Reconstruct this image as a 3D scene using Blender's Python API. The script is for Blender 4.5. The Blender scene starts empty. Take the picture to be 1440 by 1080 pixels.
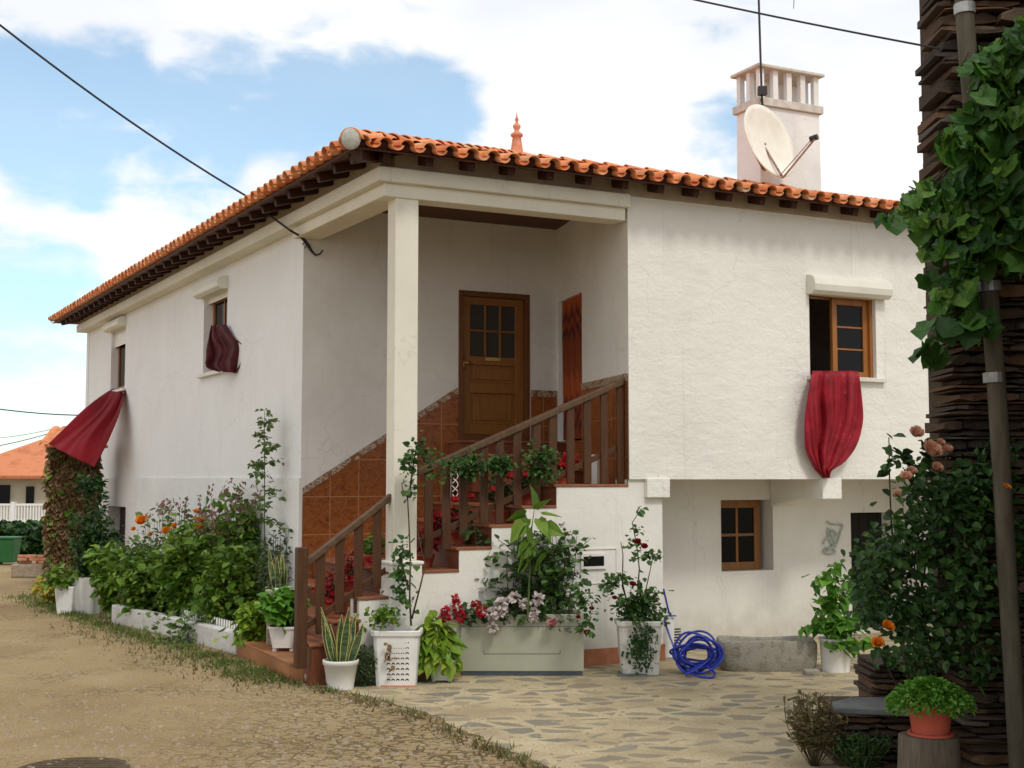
import bpy, math, random
import numpy as np
from math import radians, sin, cos, pi, sqrt
from mathutils import Vector

# ------------------------------------------------------------------ camera, sky, sun, exposure
S = bpy.context.scene
COL = S.collection
FPX = 1800.0                       # focal length in pixels of the 1440 px wide photograph
EYE = 2.07
PITCH = math.atan(132 / FPX)
cam_d = bpy.data.cameras.new('camera')
cam_d.sensor_width = 36.0
cam_d.lens = 36.0 * FPX / 1440
cam_d.clip_end = 2000
cam_d.clip_start = 0.05
cam = bpy.data.objects.new('camera', cam_d)
COL.objects.link(cam)
cam.location = (0, 0, EYE)
cam.rotation_euler = (pi / 2 + PITCH, 0, 0)
S.camera = cam
S.view_settings.view_transform = 'Standard'
S.view_settings.look = 'None'
S.view_settings.gamma = 1
S.view_settings.exposure = 0.2
S.cycles.max_bounces = 8

SUN_EL, SUN_AZ = radians(52), radians(150)      # azimuth clockwise from +Y (behind and right of the camera)


def ray(px, py):
    x = (px - 720) / FPX
    u = (540 - py) / FPX
    return Vector((x, cos(PITCH) - u * sin(PITCH), sin(PITCH) + u * cos(PITCH)))


def W(px, py, Y):
    r = ray(px, py)
    k = Y / r.y
    return Vector((r.x * k, Y, EYE + r.z * k))


def G(px, py, z=0.0):
    r = ray(px, py)
    k = (z - EYE) / r.z
    return Vector((r.x * k, r.y * k, z))


w = bpy.data.worlds.new('World')
S.world = w
w.use_nodes = True
nt = w.node_tree
for n in list(nt.nodes):
    nt.nodes.remove(n)
N, L = nt.nodes, nt.links


def wn(t, **k):
    n = N.new(t)
    for a, b in k.items():
        setattr(n, a, b)
    return n


def wmath(op, a, b=None, clamp=False):
    n = wn('ShaderNodeMath', operation=op, use_clamp=clamp)
    for i, v in enumerate((a, b)):
        if v is None:
            continue
        if isinstance(v, (int, float)):
            n.inputs[i].default_value = v
        else:
            L.new(v, n.inputs[i])
    return n.outputs[0]


out = wn('ShaderNodeOutputWorld')
sky = wn('ShaderNodeTexSky', sky_type='NISHITA', sun_disc=False, sun_elevation=SUN_EL, sun_rotation=SUN_AZ)
sky.air_density = 1.0
sky.dust_density = 0.6
sky.ozone_density = 1.4
tc = wn('ShaderNodeTexCoord')
nrm = wn('ShaderNodeVectorMath', operation='NORMALIZE')
L.new(tc.outputs['Generated'], nrm.inputs[0])
D = nrm.outputs[0]
# openings of blue between the clouds, as directions in the sky
BLUE = [(60, 160, 110), (150, 140, 110), (230, 190, 120), (320, 150, 120), (420, 150, 110), (520, 170, 110), (600, 160, 90),
        (400, 200, 110), (100, 220, 100), (1018, 200, 70, .62), (40, 450, 130), (20, 520, 110), (500, 240, 100),
        (300, 235, 110)]
mask = None
for (bx, by, br, *bw) in BLUE:
    d = ray(bx, by).normalized()
    dt = wn('ShaderNodeVectorMath', operation='DOT_PRODUCT')
    L.new(D, dt.inputs[0])
    dt.inputs[1].default_value = d
    mr = wn('ShaderNodeMapRange', interpolation_type='SMOOTHSTEP')
    L.new(dt.outputs['Value'], mr.inputs[0])
    mr.inputs[1].default_value = cos(br / FPX * 1.25)
    mr.inputs[2].default_value = cos(br / FPX * 0.2)
    if bw:
        mr.inputs[4].default_value = bw[0]
    mask = mr.outputs[0] if mask is None else wmath('MAXIMUM', mask, mr.outputs[0])
# the rest of the dome (outside the picture) has broken blue too
mp = wn('ShaderNodeMapping')
mp.inputs['Scale'].default_value = (1, 1, 2.2)
L.new(D, mp.inputs[0])
n1 = wn('ShaderNodeTexNoise')
n1.inputs['Scale'].default_value = 7.0
n1.inputs['Detail'].default_value = 9
n1.inputs['Roughness'].default_value = 0.55
n1.inputs['Distortion'].default_value = 0.25
L.new(mp.outputs[0], n1.inputs[0])
n3 = wn('ShaderNodeTexNoise')
n3.inputs['Scale'].default_value = 17.0
n3.inputs['Distortion'].default_value = 0.6
n3.inputs['Detail'].default_value = 6
L.new(mp.outputs[0], n3.inputs[0])
f = wmath('ADD', mask, wmath('MULTIPLY', wmath('SUBTRACT', n1.outputs['Fac'], 0.5), 2.6))
f = wmath('ADD', f, wmath('MULTIPLY', wmath('SUBTRACT', n3.outputs['Fac'], 0.5), 1.3))
blue = wn('ShaderNodeMapRange', interpolation_type='SMOOTHSTEP')
L.new(f, blue.inputs[0])
blue.inputs[1].default_value = 0.30
blue.inputs[2].default_value = 1.05
bluef = wmath('MULTIPLY', blue.outputs[0], 0.76)
n2 = wn('ShaderNodeTexNoise')
n2.inputs['Scale'].default_value = 4.0
n2.inputs['Detail'].default_value = 5
L.new(mp.outputs[0], n2.inputs[0])
cr = wn('ShaderNodeValToRGB')
cr.color_ramp.elements[0].position = 0.3
cr.color_ramp.elements[0].color = (0.80, 0.84, 0.91, 1)
cr.color_ramp.elements[1].position = 0.62
cr.color_ramp.elements[1].color = (1.05, 1.03, 1.0, 1)
L.new(n2.outputs['Fac'], cr.inputs[0])
bg_sky = wn('ShaderNodeBackground')
tint = wn('ShaderNodeMix', data_type='RGBA', blend_type='MULTIPLY')
tint.inputs[0].default_value = 1.0
tint.inputs[7].default_value = (0.86, 1.08, 1.06, 1)
L.new(sky.outputs[0], tint.inputs[6])
L.new(tint.outputs[2], bg_sky.inputs[0])
bg_sky.inputs[1].default_value = 0.15
bg_cl = wn('ShaderNodeBackground')
L.new(cr.outputs[0], bg_cl.inputs[0])
bg_cl.inputs[1].default_value = 0.95
mx = wn('ShaderNodeMixShader')
L.new(bluef, mx.inputs[0])
L.new(bg_cl.outputs[0], mx.inputs[1])
L.new(bg_sky.outputs[0], mx.inputs[2])
L.new(mx.outputs[0], out.inputs[0])

sl = bpy.data.lights.new('sun', 'SUN')
sl.energy = 1.45
sl.angle = radians(12)
sl.color = (1.0, 0.95, 0.86)
sun = bpy.data.objects.new('sun', sl)
COL.objects.link(sun)
sd = Vector((sin(SUN_AZ) * cos(SUN_EL), cos(SUN_AZ) * cos(SUN_EL), sin(SUN_EL)))
sun.rotation_euler = (-sd).to_track_quat('-Z', 'Y').to_euler()

R = random.Random(7)
NR = np.random.default_rng(11)

# ------------------------------------------------------------------ materials
MATS = {}


class NT:
    def __init__(self, m):
        self.t = m.node_tree
        self.N, self.L = self.t.nodes, self.t.links

    def n(self, t, **k):
        n = self.N.new(t)
        for a, b in k.items():
            setattr(n, a, b)
        return n

    def link(self, a, b):
        self.L.new(a, b)

    def coord(self, kind='Object', scale=(1, 1, 1), rot=(0, 0, 0)):
        c = self.n('ShaderNodeTexCoord')
        m = self.n('ShaderNodeMapping')
        m.inputs['Scale'].default_value = scale
        m.inputs['Rotation'].default_value = rot
        self.link(c.outputs[kind], m.inputs[0])
        return m.outputs[0]

    def noise(self, vec, scale, detail=4, rough=0.55, dist=0.0):
        n = self.n('ShaderNodeTexNoise')
        n.inputs['Scale'].default_value = scale
        n.inputs['Detail'].default_value = detail
        n.inputs['Roughness'].default_value = rough
        n.inputs['Distortion'].default_value = dist
        self.link(vec, n.inputs[0])
        return n.outputs['Fac']

    def vor(self, vec, scale, feature='F1', rnd=1.0):
        n = self.n('ShaderNodeTexVoronoi', feature=feature)
        n.inputs['Scale'].default_value = scale
        n.inputs['Randomness'].default_value = rnd
        self.link(vec, n.inputs[0])
        return n

    def ramp(self, fac, stops):
        r = self.n('ShaderNodeValToRGB')
        e = r.color_ramp.elements
        while len(e) < len(stops):
            e.new(0.5)
        for i, (p, c) in enumerate(stops):
            e[i].position = p
            e[i].color = (c[0], c[1], c[2], 1)
        self.link(fac, r.inputs[0])
        return r.outputs[0]

    def mix(self, fac, a, b, typ='MIX'):
        m = self.n('ShaderNodeMix', data_type='RGBA', blend_type=typ)
        for i, v in ((0, fac), (6, a), (7, b)):
            if isinstance(v, (int, float)):
                m.inputs[i].default_value = v
            elif isinstance(v, tuple):
                m.inputs[i].default_value = (v[0], v[1], v[2], 1)
            else:
                self.link(v, m.inputs[i])
        return m.outputs[2]

    def math(self, op, a, b=0.0, clamp=False):
        n = self.n('ShaderNodeMath', operation=op, use_clamp=clamp)
        for i, v in enumerate((a, b)):
            if isinstance(v, (int, float)):
                n.inputs[i].default_value = v
            else:
                self.link(v, n.inputs[i])
        return n.outputs[0]


def new_mat(name, color=(0.5, 0.5, 0.5), rough=0.7, spec=0.3, metal=0.0):
    m = bpy.data.materials.new(name)
    m.use_nodes = True
    t = NT(m)
    b = t.N['Principled BSDF']
    b.inputs['Base Color'].default_value = (*color, 1)
    b.inputs['Roughness'].default_value = rough
    b.inputs['Specular IOR Level'].default_value = spec
    b.inputs['Metallic'].default_value = metal
    t.b = b
    MATS[name] = m
    return m, t


def bump(t, h, strength=0.3, dist=0.02):
    n = t.n('ShaderNodeBump')
    n.inputs['Strength'].default_value = strength
    n.inputs['Distance'].default_value = dist
    t.link(h, n.inputs['Height'])
    t.link(n.outputs[0], t.b.inputs['Normal'])


def noisy(name, c1, c2, scale=8, rough=0.7, bs=0.2, bd=0.01, bscale=None, spec=0.25, metal=0, c3=None, kind='Object', stretch=(1, 1, 1)):
    m, t = new_mat(name, c1, rough, spec, metal)
    v = t.coord(kind, stretch)
    f = t.noise(v, scale, 5)
    st = [(0.32, c1), (0.68, c2)]
    if c3:
        st = [(0.28, c1), (0.5, c2), (0.72, c3)]
    t.link(t.ramp(f, st), t.b.inputs['Base Color'])
    bump(t, t.noise(v, bscale or scale * 4, 4), bs, bd)
    return m


# plasters
def plaster(name, col, bs, bd, scale, stretch=(1, 1, 1), stain=0.10, base_dirt=True):
    m, t = new_mat(name, col, 0.88, 0.15)
    v = t.coord('Object', stretch)
    v0 = t.coord('Object')
    dk = tuple(c * (1 - stain * 1.6) for c in col)
    yl = (col[0] * 0.93, col[1] * 0.90, col[2] * 0.82)
    a = t.ramp(t.noise(v0, 0.9, 6, 0.6), [(0.35, dk), (0.6, col)])
    b2 = t.mix(t.math('MULTIPLY', t.noise(v0, 3.1, 5), 0.35), a, yl)
    if base_dirt:
        # splash-back grime just above the ground
        sep = t.n('ShaderNodeSeparateXYZ')
        g = t.n('ShaderNodeNewGeometry')
        t.link(g.outputs['Position'], sep.inputs[0])
        mr = t.n('ShaderNodeMapRange')
        t.link(sep.outputs[2], mr.inputs[0])
        mr.inputs[1].default_value = 0.75
        mr.inputs[2].default_value = 0.0
        k = t.math('MULTIPLY', mr.outputs[0], t.noise(v0, 5, 5), True)
        b2 = t.mix(k, b2, (0.36, 0.32, 0.25))
    # thin streaks running down
    vs = t.coord('Object', (9, 9, 0.35))
    sm = t.ramp(t.noise(vs, 1.3, 5, 0.6), [(0.60, (0, 0, 0)), (0.78, (1, 1, 1))])
    b2 = t.mix(t.math('MULTIPLY', sm, 0.26), b2, (0.42, 0.38, 0.30))
    bl = t.ramp(t.noise(v0, 0.55, 7, 0.7, 0.6), [(0.56, (0, 0, 0)), (0.74, (1, 1, 1))])
    b2 = t.mix(t.math('MULTIPLY', bl, stain * 2.6), b2, (0.46, 0.40, 0.31))
    ck = t.n('ShaderNodeTexVoronoi', feature='DISTANCE_TO_EDGE')
    ck.inputs['Scale'].default_value = 0.45
    wv = t.n('ShaderNodeVectorMath', operation='ADD')
    nn = t.n('ShaderNodeTexNoise')
    nn.inputs['Scale'].default_value = 1.6
    nn.inputs['Detail'].default_value = 6
    t.link(v0, nn.inputs[0])
    t.link(v0, wv.inputs[0])
    t.link(nn.outputs['Color'], wv.inputs[1])
    t.link(wv.outputs[0], ck.inputs[0])
    ckm = t.ramp(ck.outputs['Distance'], [(0.0, (1, 1, 1)), (0.0025, (0, 0, 0))])
    b2 = t.mix(t.math('MULTIPLY', ckm, 0.22), b2, (0.3, 0.27, 0.22))
    t.link(b2, t.b.inputs['Base Color'])
    h = t.math('ADD', t.noise(v, scale, 6, 0.6), t.math('MULTIPLY', t.noise(v0, scale * 6, 3), 0.35))
    bump(t, h, bs, bd)
    return m


plaster('plaster_front', (0.80, 0.785, 0.735), 0.55, 0.03, 3.6, (1, 1, 2.0), 0.06)
plaster('plaster_left', (0.80, 0.80, 0.81), 0.4, 0.02, 4, (1, 1, 1), 0.035)
plaster('plaster_porch', (0.79, 0.775, 0.735), 0.35, 0.02, 5, (1, 1, 1), 0.08)
plaster('plaster_lower', (0.77, 0.755, 0.71), 0.35, 0.02, 4, (1, 1, 1), 0.08)
plaster('plaster_roughcast', (0.79, 0.79, 0.785), 0.6, 0.015, 26, (1, 1, 1), 0.07)
plaster('cream_paint', (0.765, 0.735, 0.64), 0.25, 0.008, 9, (1, 1, 1), 0.08, False)
plaster('chimney_white', (0.82, 0.80, 0.79), 0.4, 0.02, 6, (1, 1, 1), 0.12, False)
noisy('chimney_cap', (0.50, 0.44, 0.38), (0.66, 0.60, 0.54), 9, 0.9, 0.4, 0.01)
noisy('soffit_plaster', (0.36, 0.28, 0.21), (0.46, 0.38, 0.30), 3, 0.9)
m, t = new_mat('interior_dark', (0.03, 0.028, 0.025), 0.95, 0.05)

# roof tile: colour changes from tile to tile (random per mesh island)
m, t = new_mat('roof_tile', (0.5, 0.16, 0.06), 0.75, 0.2)
g = t.n('ShaderNodeNewGeometry')
c = t.ramp(g.outputs['Random Per Island'], [(0.0, (0.58, 0.17, 0.06)), (0.35, (0.74, 0.26, 0.10)), (0.7, (0.80, 0.35, 0.17)), (0.93, (0.68, 0.24, 0.09)), (1.0, (0.55, 0.40, 0.27))])
v = t.coord('Object')
c = t.mix(t.ramp(t.noise(v, 9, 5), [(0.45, (0, 0, 0)), (0.75, (0.8, 0.8, 0.8))]), c, (0.42, 0.13, 0.06))
c = t.mix(t.ramp(t.noise(v, 2.3, 7, 0.7), [(0.55, (0, 0, 0)), (0.75, (0.6, 0.6, 0.6))]), c, (0.34, 0.20, 0.12))
t.link(c, t.b.inputs['Base Color'])
bump(t, t.noise(v, 40, 4), 0.25, 0.01)
noisy('hip_mortar', (0.42, 0.42, 0.38), (0.56, 0.55, 0.50), 20, 0.9, 0.5, 0.01)
noisy('finial_clay', (0.55, 0.20, 0.11), (0.68, 0.30, 0.18), 12, 0.7)


def wood(name, c1, c2, stretch, rough=0.55, scale=3.0, spec=0.3):
    m, t = new_mat(name, c1, rough, spec)
    v = t.coord('Object', stretch)
    f = t.noise(v, scale, 6, 0.65, 0.8)
    t.link(t.ramp(f, [(0.3, c1), (0.7, c2)]), t.b.inputs['Base Color'])
    bump(t, f, 0.2, 0.004)
    return m


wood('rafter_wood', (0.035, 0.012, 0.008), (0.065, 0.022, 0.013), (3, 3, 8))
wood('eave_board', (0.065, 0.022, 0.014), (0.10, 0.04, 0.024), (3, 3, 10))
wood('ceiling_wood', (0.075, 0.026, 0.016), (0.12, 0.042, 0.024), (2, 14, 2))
wood('door_wood', (0.19, 0.075, 0.018), (0.29, 0.125, 0.033), (12, 12, 1.0), 0.4)
wood('door_wood_dark', (0.11, 0.04, 0.012), (0.17, 0.068, 0.02), (12, 12, 1.0), 0.45)
wood('window_wood', (0.25, 0.09, 0.02), (0.36, 0.145, 0.035), (12, 12, 1.2), 0.4)
wood('rail_wood', (0.048, 0.019, 0.007), (0.095, 0.04, 0.015), (14, 14, 1.2), 0.6)
wood('rail_top_wood', (0.06, 0.032, 0.016), (0.125, 0.072, 0.038), (6, 6, 6), 0.6)
m, t = new_mat('glass_dark', (0.008, 0.008, 0.008), 0.12, 0.12)
m, t = new_mat('glass_obscure', (0.05, 0.045, 0.038), 0.4, 0.2)
bump(t, t.vor(t.coord('Object'), 120).outputs[0], 0.5, 0.004)

# dado tiles (UV in metres)
m, t = new_mat('dado_tile', (0.3, 0.1, 0.03), 0.28, 0.4)
uv = t.coord('UV')
nz = t.noise(uv, 7, 9, 0.72, 2.2)
col = t.ramp(nz, [(0.30, (0.065, 0.014, 0.006)), (0.45, (0.20, 0.052, 0.012)), (0.56, (0.29, 0.092, 0.022)), (0.66, (0.12, 0.028, 0.009))])
ve = t.ramp(t.noise(uv, 11, 8, 0.75, 3.5), [(0.485, (0, 0, 0)), (0.5, (0.55, 0.55, 0.55)), (0.515, (0, 0, 0))])
col = t.mix(ve, col, (0.58, 0.30, 0.13))
br = t.n('ShaderNodeTexBrick', offset=0.0, squash=1.0)
t.link(uv, br.inputs[0])
br.inputs['Scale'].default_value = 1.0
br.inputs['Mortar Size'].default_value = 0.006
br.inputs['Mortar Smooth'].default_value = 0.2
br.inputs['Brick Width'].default_value = 0.37
br.inputs['Row Height'].default_value = 0.46
col = t.mix(br.outputs['Fac'], col, (0.40, 0.19, 0.09))
t.link(col, t.b.inputs['Base Color'])
bump(t, t.math('SUBTRACT', 1.0, br.outputs['Fac']), 0.4, 0.004)
m, t = new_mat('dado_border', (0.35, 0.28, 0.18), 0.4, 0.35)
uv = t.coord('UV')
vv = t.vor(uv, 14).outputs[0]
t.link(t.ramp(vv, [(0.1, (0.46, 0.38, 0.26)), (0.35, (0.20, 0.12, 0.08)), (0.5, (0.50, 0.42, 0.30)), (0.7, (0.24, 0.10, 0.05))]), t.b.inputs['Base Color'])
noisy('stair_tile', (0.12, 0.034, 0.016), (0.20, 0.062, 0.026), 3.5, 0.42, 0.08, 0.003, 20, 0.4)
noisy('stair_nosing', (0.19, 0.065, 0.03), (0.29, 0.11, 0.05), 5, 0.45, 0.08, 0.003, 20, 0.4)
noisy('platform_tile', (0.26, 0.10, 0.036), (0.40, 0.175, 0.07), 2.5, 0.5, 0.1, 0.003, 20, 0.3)
noisy('skirting_brick', (0.30, 0.11, 0.055), (0.42, 0.17, 0.09), 6, 0.8, 0.3, 0.006)


def fabric(name, c1, c2, rough=0.75, scale=4, spot=None):
    m, t = new_mat(name, c1, rough, 0.2)
    t.b.inputs['Sheen Weight'].default_value = 0.04
    v = t.coord('Object')
    c = t.ramp(t.noise(v, scale, 5), [(0.35, c1), (0.7, c2)])
    if spot:
        sp = t.ramp(t.noise(v, 9, 4, 0.7, 2.0), [(0.62, (0, 0, 0)), (0.68, (0.7, 0.7, 0.7))])
        c = t.mix(sp, c, spot)
    t.link(c, t.b.inputs['Base Color'])
    bump(t, t.noise(v, 140, 2), 0.2, 0.002)
    return m


fabric('red_cloth', (0.155, 0.004, 0.009), (0.20, 0.006, 0.012), 0.85)
fabric('crimson_damask', (0.19, 0.004, 0.012), (0.34, 0.012, 0.026), 0.5, 5, (0.50, 0.10, 0.09))
fabric('maroon_cloth', (0.05, 0.010, 0.012), (0.11, 0.014, 0.018), 0.6, 6, (0.17, 0.035, 0.035))
m, t = new_mat('door_curtain', (0.4, 0.1, 0.03), 0.7, 0.15)
uv = t.coord('UV')
sep = t.n('ShaderNodeSeparateXYZ')
t.link(uv, sep.inputs[0])
zz = t.math('ADD', t.math('MULTIPLY', t.math('PINGPONG', sep.outputs[0], 0.12), 2.2), sep.outputs[1])
bd = t.ramp(t.math('FRACT', t.math('MULTIPLY', zz, 0.85)), [(0.0, (0.22, 0.050, 0.016)), (0.42, (0.18, 0.040, 0.013)), (0.50, (0.05, 0.012, 0.01)), (0.58, (0.26, 0.05, 0.018)), (0.66, (0.07, 0.016, 0.01)), (0.8, (0.34, 0.07, 0.02))])
t.link(bd, t.b.inputs['Base Color'])


def leafmat(name, c1, c2, c3=None, rough=0.5, trans=0.25):
    m, t = new_mat(name, c1, rough, 0.35)
    g = t.n('ShaderNodeNewGeometry')
    st = [(0.0, c1), (0.6, c2), (1.0, c3 or c2)]
    c = t.ramp(g.outputs['Random Per Island'], st)
    v = t.coord('Object')
    c = t.mix(t.math('MULTIPLY', t.noise(v, 2.5, 3), 0.55), c, tuple(x * 0.45 for x in c1))
    t.link(c, t.b.inputs['Base Color'])
    tr = t.n('ShaderNodeBsdfTranslucent')
    t.link(c, tr.inputs[0])
    ms = t.n('ShaderNodeMixShader')
    ms.inputs[0].default_value = trans
    t.link(t.b.outputs[0], ms.inputs[1])
    t.link(tr.outputs[0], ms.inputs[2])
    t.link(ms.outputs[0], t.N['Material Output'].inputs[0])
    return m


leafmat('leaf_mid', (0.07, 0.16, 0.015), (0.16, 0.29, 0.03), (0.30, 0.42, 0.06))
leafmat('leaf_dark', (0.018, 0.055, 0.014), (0.04, 0.10, 0.022), (0.065, 0.14, 0.03))
leafmat('leaf_rose', (0.028, 0.08, 0.018), (0.065, 0.15, 0.03), (0.12, 0.23, 0.05))
leafmat('leaf_lime', (0.13, 0.26, 0.02), (0.24, 0.38, 0.03), (0.36, 0.48, 0.05))
leafmat('leaf_bright', (0.08, 0.22, 0.02), (0.13, 0.32, 0.03), (0.17, 0.38, 0.04))
leafmat('leaf_vine', (0.02, 0.07, 0.012), (0.06, 0.17, 0.02), (0.16, 0.30, 0.04), trans=0.35)
leafmat('leaf_grey', (0.07, 0.11, 0.05), (0.11, 0.155, 0.075), (0.15, 0.17, 0.08))
leafmat('leaf_pale', (0.12, 0.20, 0.06), (0.18, 0.28, 0.08), (0.26, 0.35, 0.12))
leafmat('leaf_dead', (0.17, 0.095, 0.04), (0.29, 0.18, 0.085), (0.42, 0.29, 0.16))
leafmat('leaf_yellow', (0.40, 0.36, 0.04), (0.52, 0.40, 0.05), (0.30, 0.36, 0.05))
leafmat('plume_mauve', (0.24, 0.10, 0.12), (0.34, 0.22, 0.18), (0.30, 0.34, 0.14))
leafmat('grass_blade', (0.08, 0.14, 0.025), (0.14, 0.20, 0.04), (0.22, 0.22, 0.07), 0.7)
leafmat('grass_dry', (0.16, 0.13, 0.05), (0.28, 0.21, 0.10), (0.10, 0.12, 0.04), 0.8)
leafmat('petal_red', (0.45, 0.008, 0.02), (0.58, 0.015, 0.03), (0.66, 0.05, 0.06), 0.5)
leafmat('petal_crimson', (0.22, 0.006, 0.015), (0.34, 0.01, 0.02), (0.42, 0.02, 0.03), 0.5)
leafmat('petal_white', (0.72, 0.60, 0.60), (0.80, 0.74, 0.72), (0.85, 0.78, 0.76), 0.5)
leafmat('petal_pink', (0.60, 0.20, 0.24), (0.70, 0.32, 0.34), (0.75, 0.45, 0.45), 0.5)
leafmat('petal_peach', (0.75, 0.36, 0.22), (0.82, 0.46, 0.30), (0.85, 0.58, 0.42), 0.5)
leafmat('petal_orange', (0.80, 0.20, 0.01), (0.88, 0.30, 0.02), (0.9, 0.42, 0.03), 0.5)
m, t = new_mat('sansevieria', (0.05, 0.1, 0.03), 0.4, 0.4)
uv = t.coord('UV')
sep = t.n('ShaderNodeSeparateXYZ')
t.link(uv, sep.inputs[0])
edge = t.math('ABSOLUTE', t.math('SUBTRACT', sep.outputs[0], 0.5))
c = t.ramp(t.noise(t.coord('Object', (3, 3, 22)), 2, 3), [(0.4, (0.028, 0.065, 0.028)), (0.6, (0.09, 0.14, 0.06))])
c = t.mix(t.ramp(edge, [(0.41, (0, 0, 0)), (0.44, (1, 1, 1))]), c, (0.52, 0.48, 0.16))
t.link(c, t.b.inputs['Base Color'])

noisy('stem_brown', (0.06, 0.04, 0.022), (0.11, 0.08, 0.045), 20, 0.8)
noisy('stem_green', (0.05, 0.09, 0.025), (0.09, 0.12, 0.04), 20, 0.7)
noisy('pot_white', (0.66, 0.66, 0.63), (0.76, 0.76, 0.73), 5, 0.45, 0.05, 0.002, spec=0.4)
noisy('pot_white_dirty', (0.36, 0.33, 0.26), (0.66, 0.65, 0.60), 7, 0.6, 0.1, 0.002, c3=(0.74, 0.73, 0.69))
noisy('pot_grey', (0.40, 0.42, 0.40), (0.54, 0.55, 0.53), 5, 0.5, 0.05, 0.002)
noisy('chest_panel', (0.335, 0.34, 0.26), (0.385, 0.39, 0.30), 2.5, 0.5, 0.05, 0.002, 30, 0.4)
noisy('chest_base', (0.05, 0.065, 0.08), (0.08, 0.095, 0.11), 6, 0.6)
noisy('terracotta_pot', (0.42, 0.08, 0.05), (0.50, 0.11, 0.07), 5, 0.6, 0.1, 0.002)
noisy('clay_brick', (0.42, 0.17, 0.10), (0.55, 0.28, 0.17), 8, 0.85, 0.3, 0.008)
noisy('soil', (0.05, 0.035, 0.02), (0.09, 0.06, 0.04), 30, 0.95, 0.8, 0.02)
noisy('granite', (0.22, 0.20, 0.155), (0.34, 0.315, 0.255), 14, 0.9, 0.9, 0.02, 60, 0.2, c3=(0.33, 0.32, 0.28))
noisy('fieldstone', (0.26, 0.20, 0.14), (0.38, 0.31, 0.23), 9, 0.9, 0.7, 0.02, 40)
m, t = new_mat('slate_stone', (0.1, 0.08, 0.07), 0.88, 0.15)
g = t.n('ShaderNodeNewGeometry')
c = t.ramp(g.outputs['Random Per Island'], [(0, (0.045, 0.034, 0.027)), (0.3, (0.085, 0.058, 0.04)), (0.55, (0.12, 0.07, 0.042)), (0.8, (0.066, 0.056, 0.05)), (0.93, (0.18, 0.095, 0.045)), (1.0, (0.13, 0.115, 0.10))])
v = t.coord('Object', (1, 1, 3))
c = t.mix(t.math('MULTIPLY', t.noise(v, 7, 6), 0.6), c, (0.04, 0.032, 0.03))
t.link(c, t.b.inputs['Base Color'])
bump(t, t.noise(v, 18, 6, 0.65), 0.8, 0.02)
noisy('slate_slab', (0.09, 0.10, 0.10), (0.16, 0.17, 0.165), 5, 0.7, 0.4, 0.01)
noisy('pipe_cement', (0.06, 0.05, 0.033), (0.11, 0.095, 0.068), 3, 0.8, 0.3, 0.004, 30, stretch=(6, 6, 1))
wood('stump_bark', (0.07, 0.055, 0.04), (0.15, 0.12, 0.085), (9, 9, 1.2), 0.9)
m, t = new_mat('hose_blue', (0.012, 0.035, 0.36), 0.35, 0.5)
m, t = new_mat('cable_black', (0.03, 0.03, 0.035), 0.6, 0.3)
noisy('galvanised', (0.25, 0.25, 0.25), (0.4, 0.4, 0.4), 10, 0.5, 0.05, 0.002, metal=0.6)
m, t = new_mat('brass', (0.6, 0.42, 0.16), 0.3, 0.5, 1.0)
m, t = new_mat('iron_black', (0.025, 0.022, 0.022), 0.55, 0.4)
noisy('dish_enamel', (0.72, 0.68, 0.58), (0.82, 0.79, 0.71), 4, 0.45, 0.04, 0.002)
noisy('rusty_arm', (0.22, 0.11, 0.08), (0.36, 0.27, 0.22), 20, 0.6)
noisy('shutter_pvc', (0.70, 0.68, 0.60), (0.77, 0.75, 0.68), 3, 0.4, 0.03, 0.001)
noisy('sill_marble', (0.62, 0.59, 0.52), (0.74, 0.71, 0.64), 6, 0.5)
noisy('verdigris', (0.36, 0.42, 0.38), (0.50, 0.54, 0.49), 14, 0.7)
noisy('bin_green', (0.02, 0.10, 0.03), (0.03, 0.14, 0.045), 4, 0.5)
noisy('shutter_maroon', (0.05, 0.018, 0.03), (0.075, 0.028, 0.04), 6, 0.6)
noisy('wire_white', (0.66, 0.62, 0.58), (0.74, 0.72, 0.68), 6, 0.5)
noisy('far_house_wall', (0.40, 0.36, 0.26), (0.48, 0.44, 0.34), 2, 0.9)
noisy('far_roof', (0.40, 0.13, 0.06), (0.56, 0.21, 0.10), 1.6, 0.85, 0.5, 0.05, 5, c3=(0.50, 0.19, 0.09))
noisy('far_white', (0.68, 0.68, 0.68), (0.76, 0.76, 0.76), 2, 0.7)

# ground: sandy lane with worn setts
m, t = new_mat('lane_sand', (0.36, 0.28, 0.18), 0.95, 0.1)
v = t.coord('Object')
big = t.noise(v, 0.45, 6, 0.6, 0.4)
c = t.ramp(big, [(0.3, (0.27, 0.19, 0.092)), (0.5, (0.40, 0.295, 0.15)), (0.7, (0.50, 0.385, 0.215))])
fine = t.noise(v, 60, 4, 0.7)
c = t.mix(t.ramp(fine, [(0.35, (0.75, 0.75, 0.75)), (0.6, (0, 0, 0))]), c, (0.17, 0.13, 0.085))
vo = t.n('ShaderNodeTexVoronoi', feature='DISTANCE_TO_EDGE')
wv = t.n('ShaderNodeVectorMath', operation='ADD')
t.link(t.coord('Object', (1, 1.3, 1), (0, 0, 0.5)), wv.inputs[0])
nn = t.n('ShaderNodeTexNoise')
nn.inputs['Scale'].default_value = 4.5
nn.inputs['Detail'].default_value = 4
t.link(v, nn.inputs[0])
sc = t.n('ShaderNodeVectorMath', operation='SCALE')
t.link(nn.outputs['Color'], sc.inputs[0])
sc.inputs['Scale'].default_value = 0.28
t.link(sc.outputs[0], wv.inputs[1])
t.link(wv.outputs[0], vo.inputs[0])
vo.inputs['Scale'].default_value = 7.5
joint = t.ramp(vo.outputs['Distance'], [(0.02, (1, 1, 1)), (0.10, (0, 0, 0))])
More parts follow.
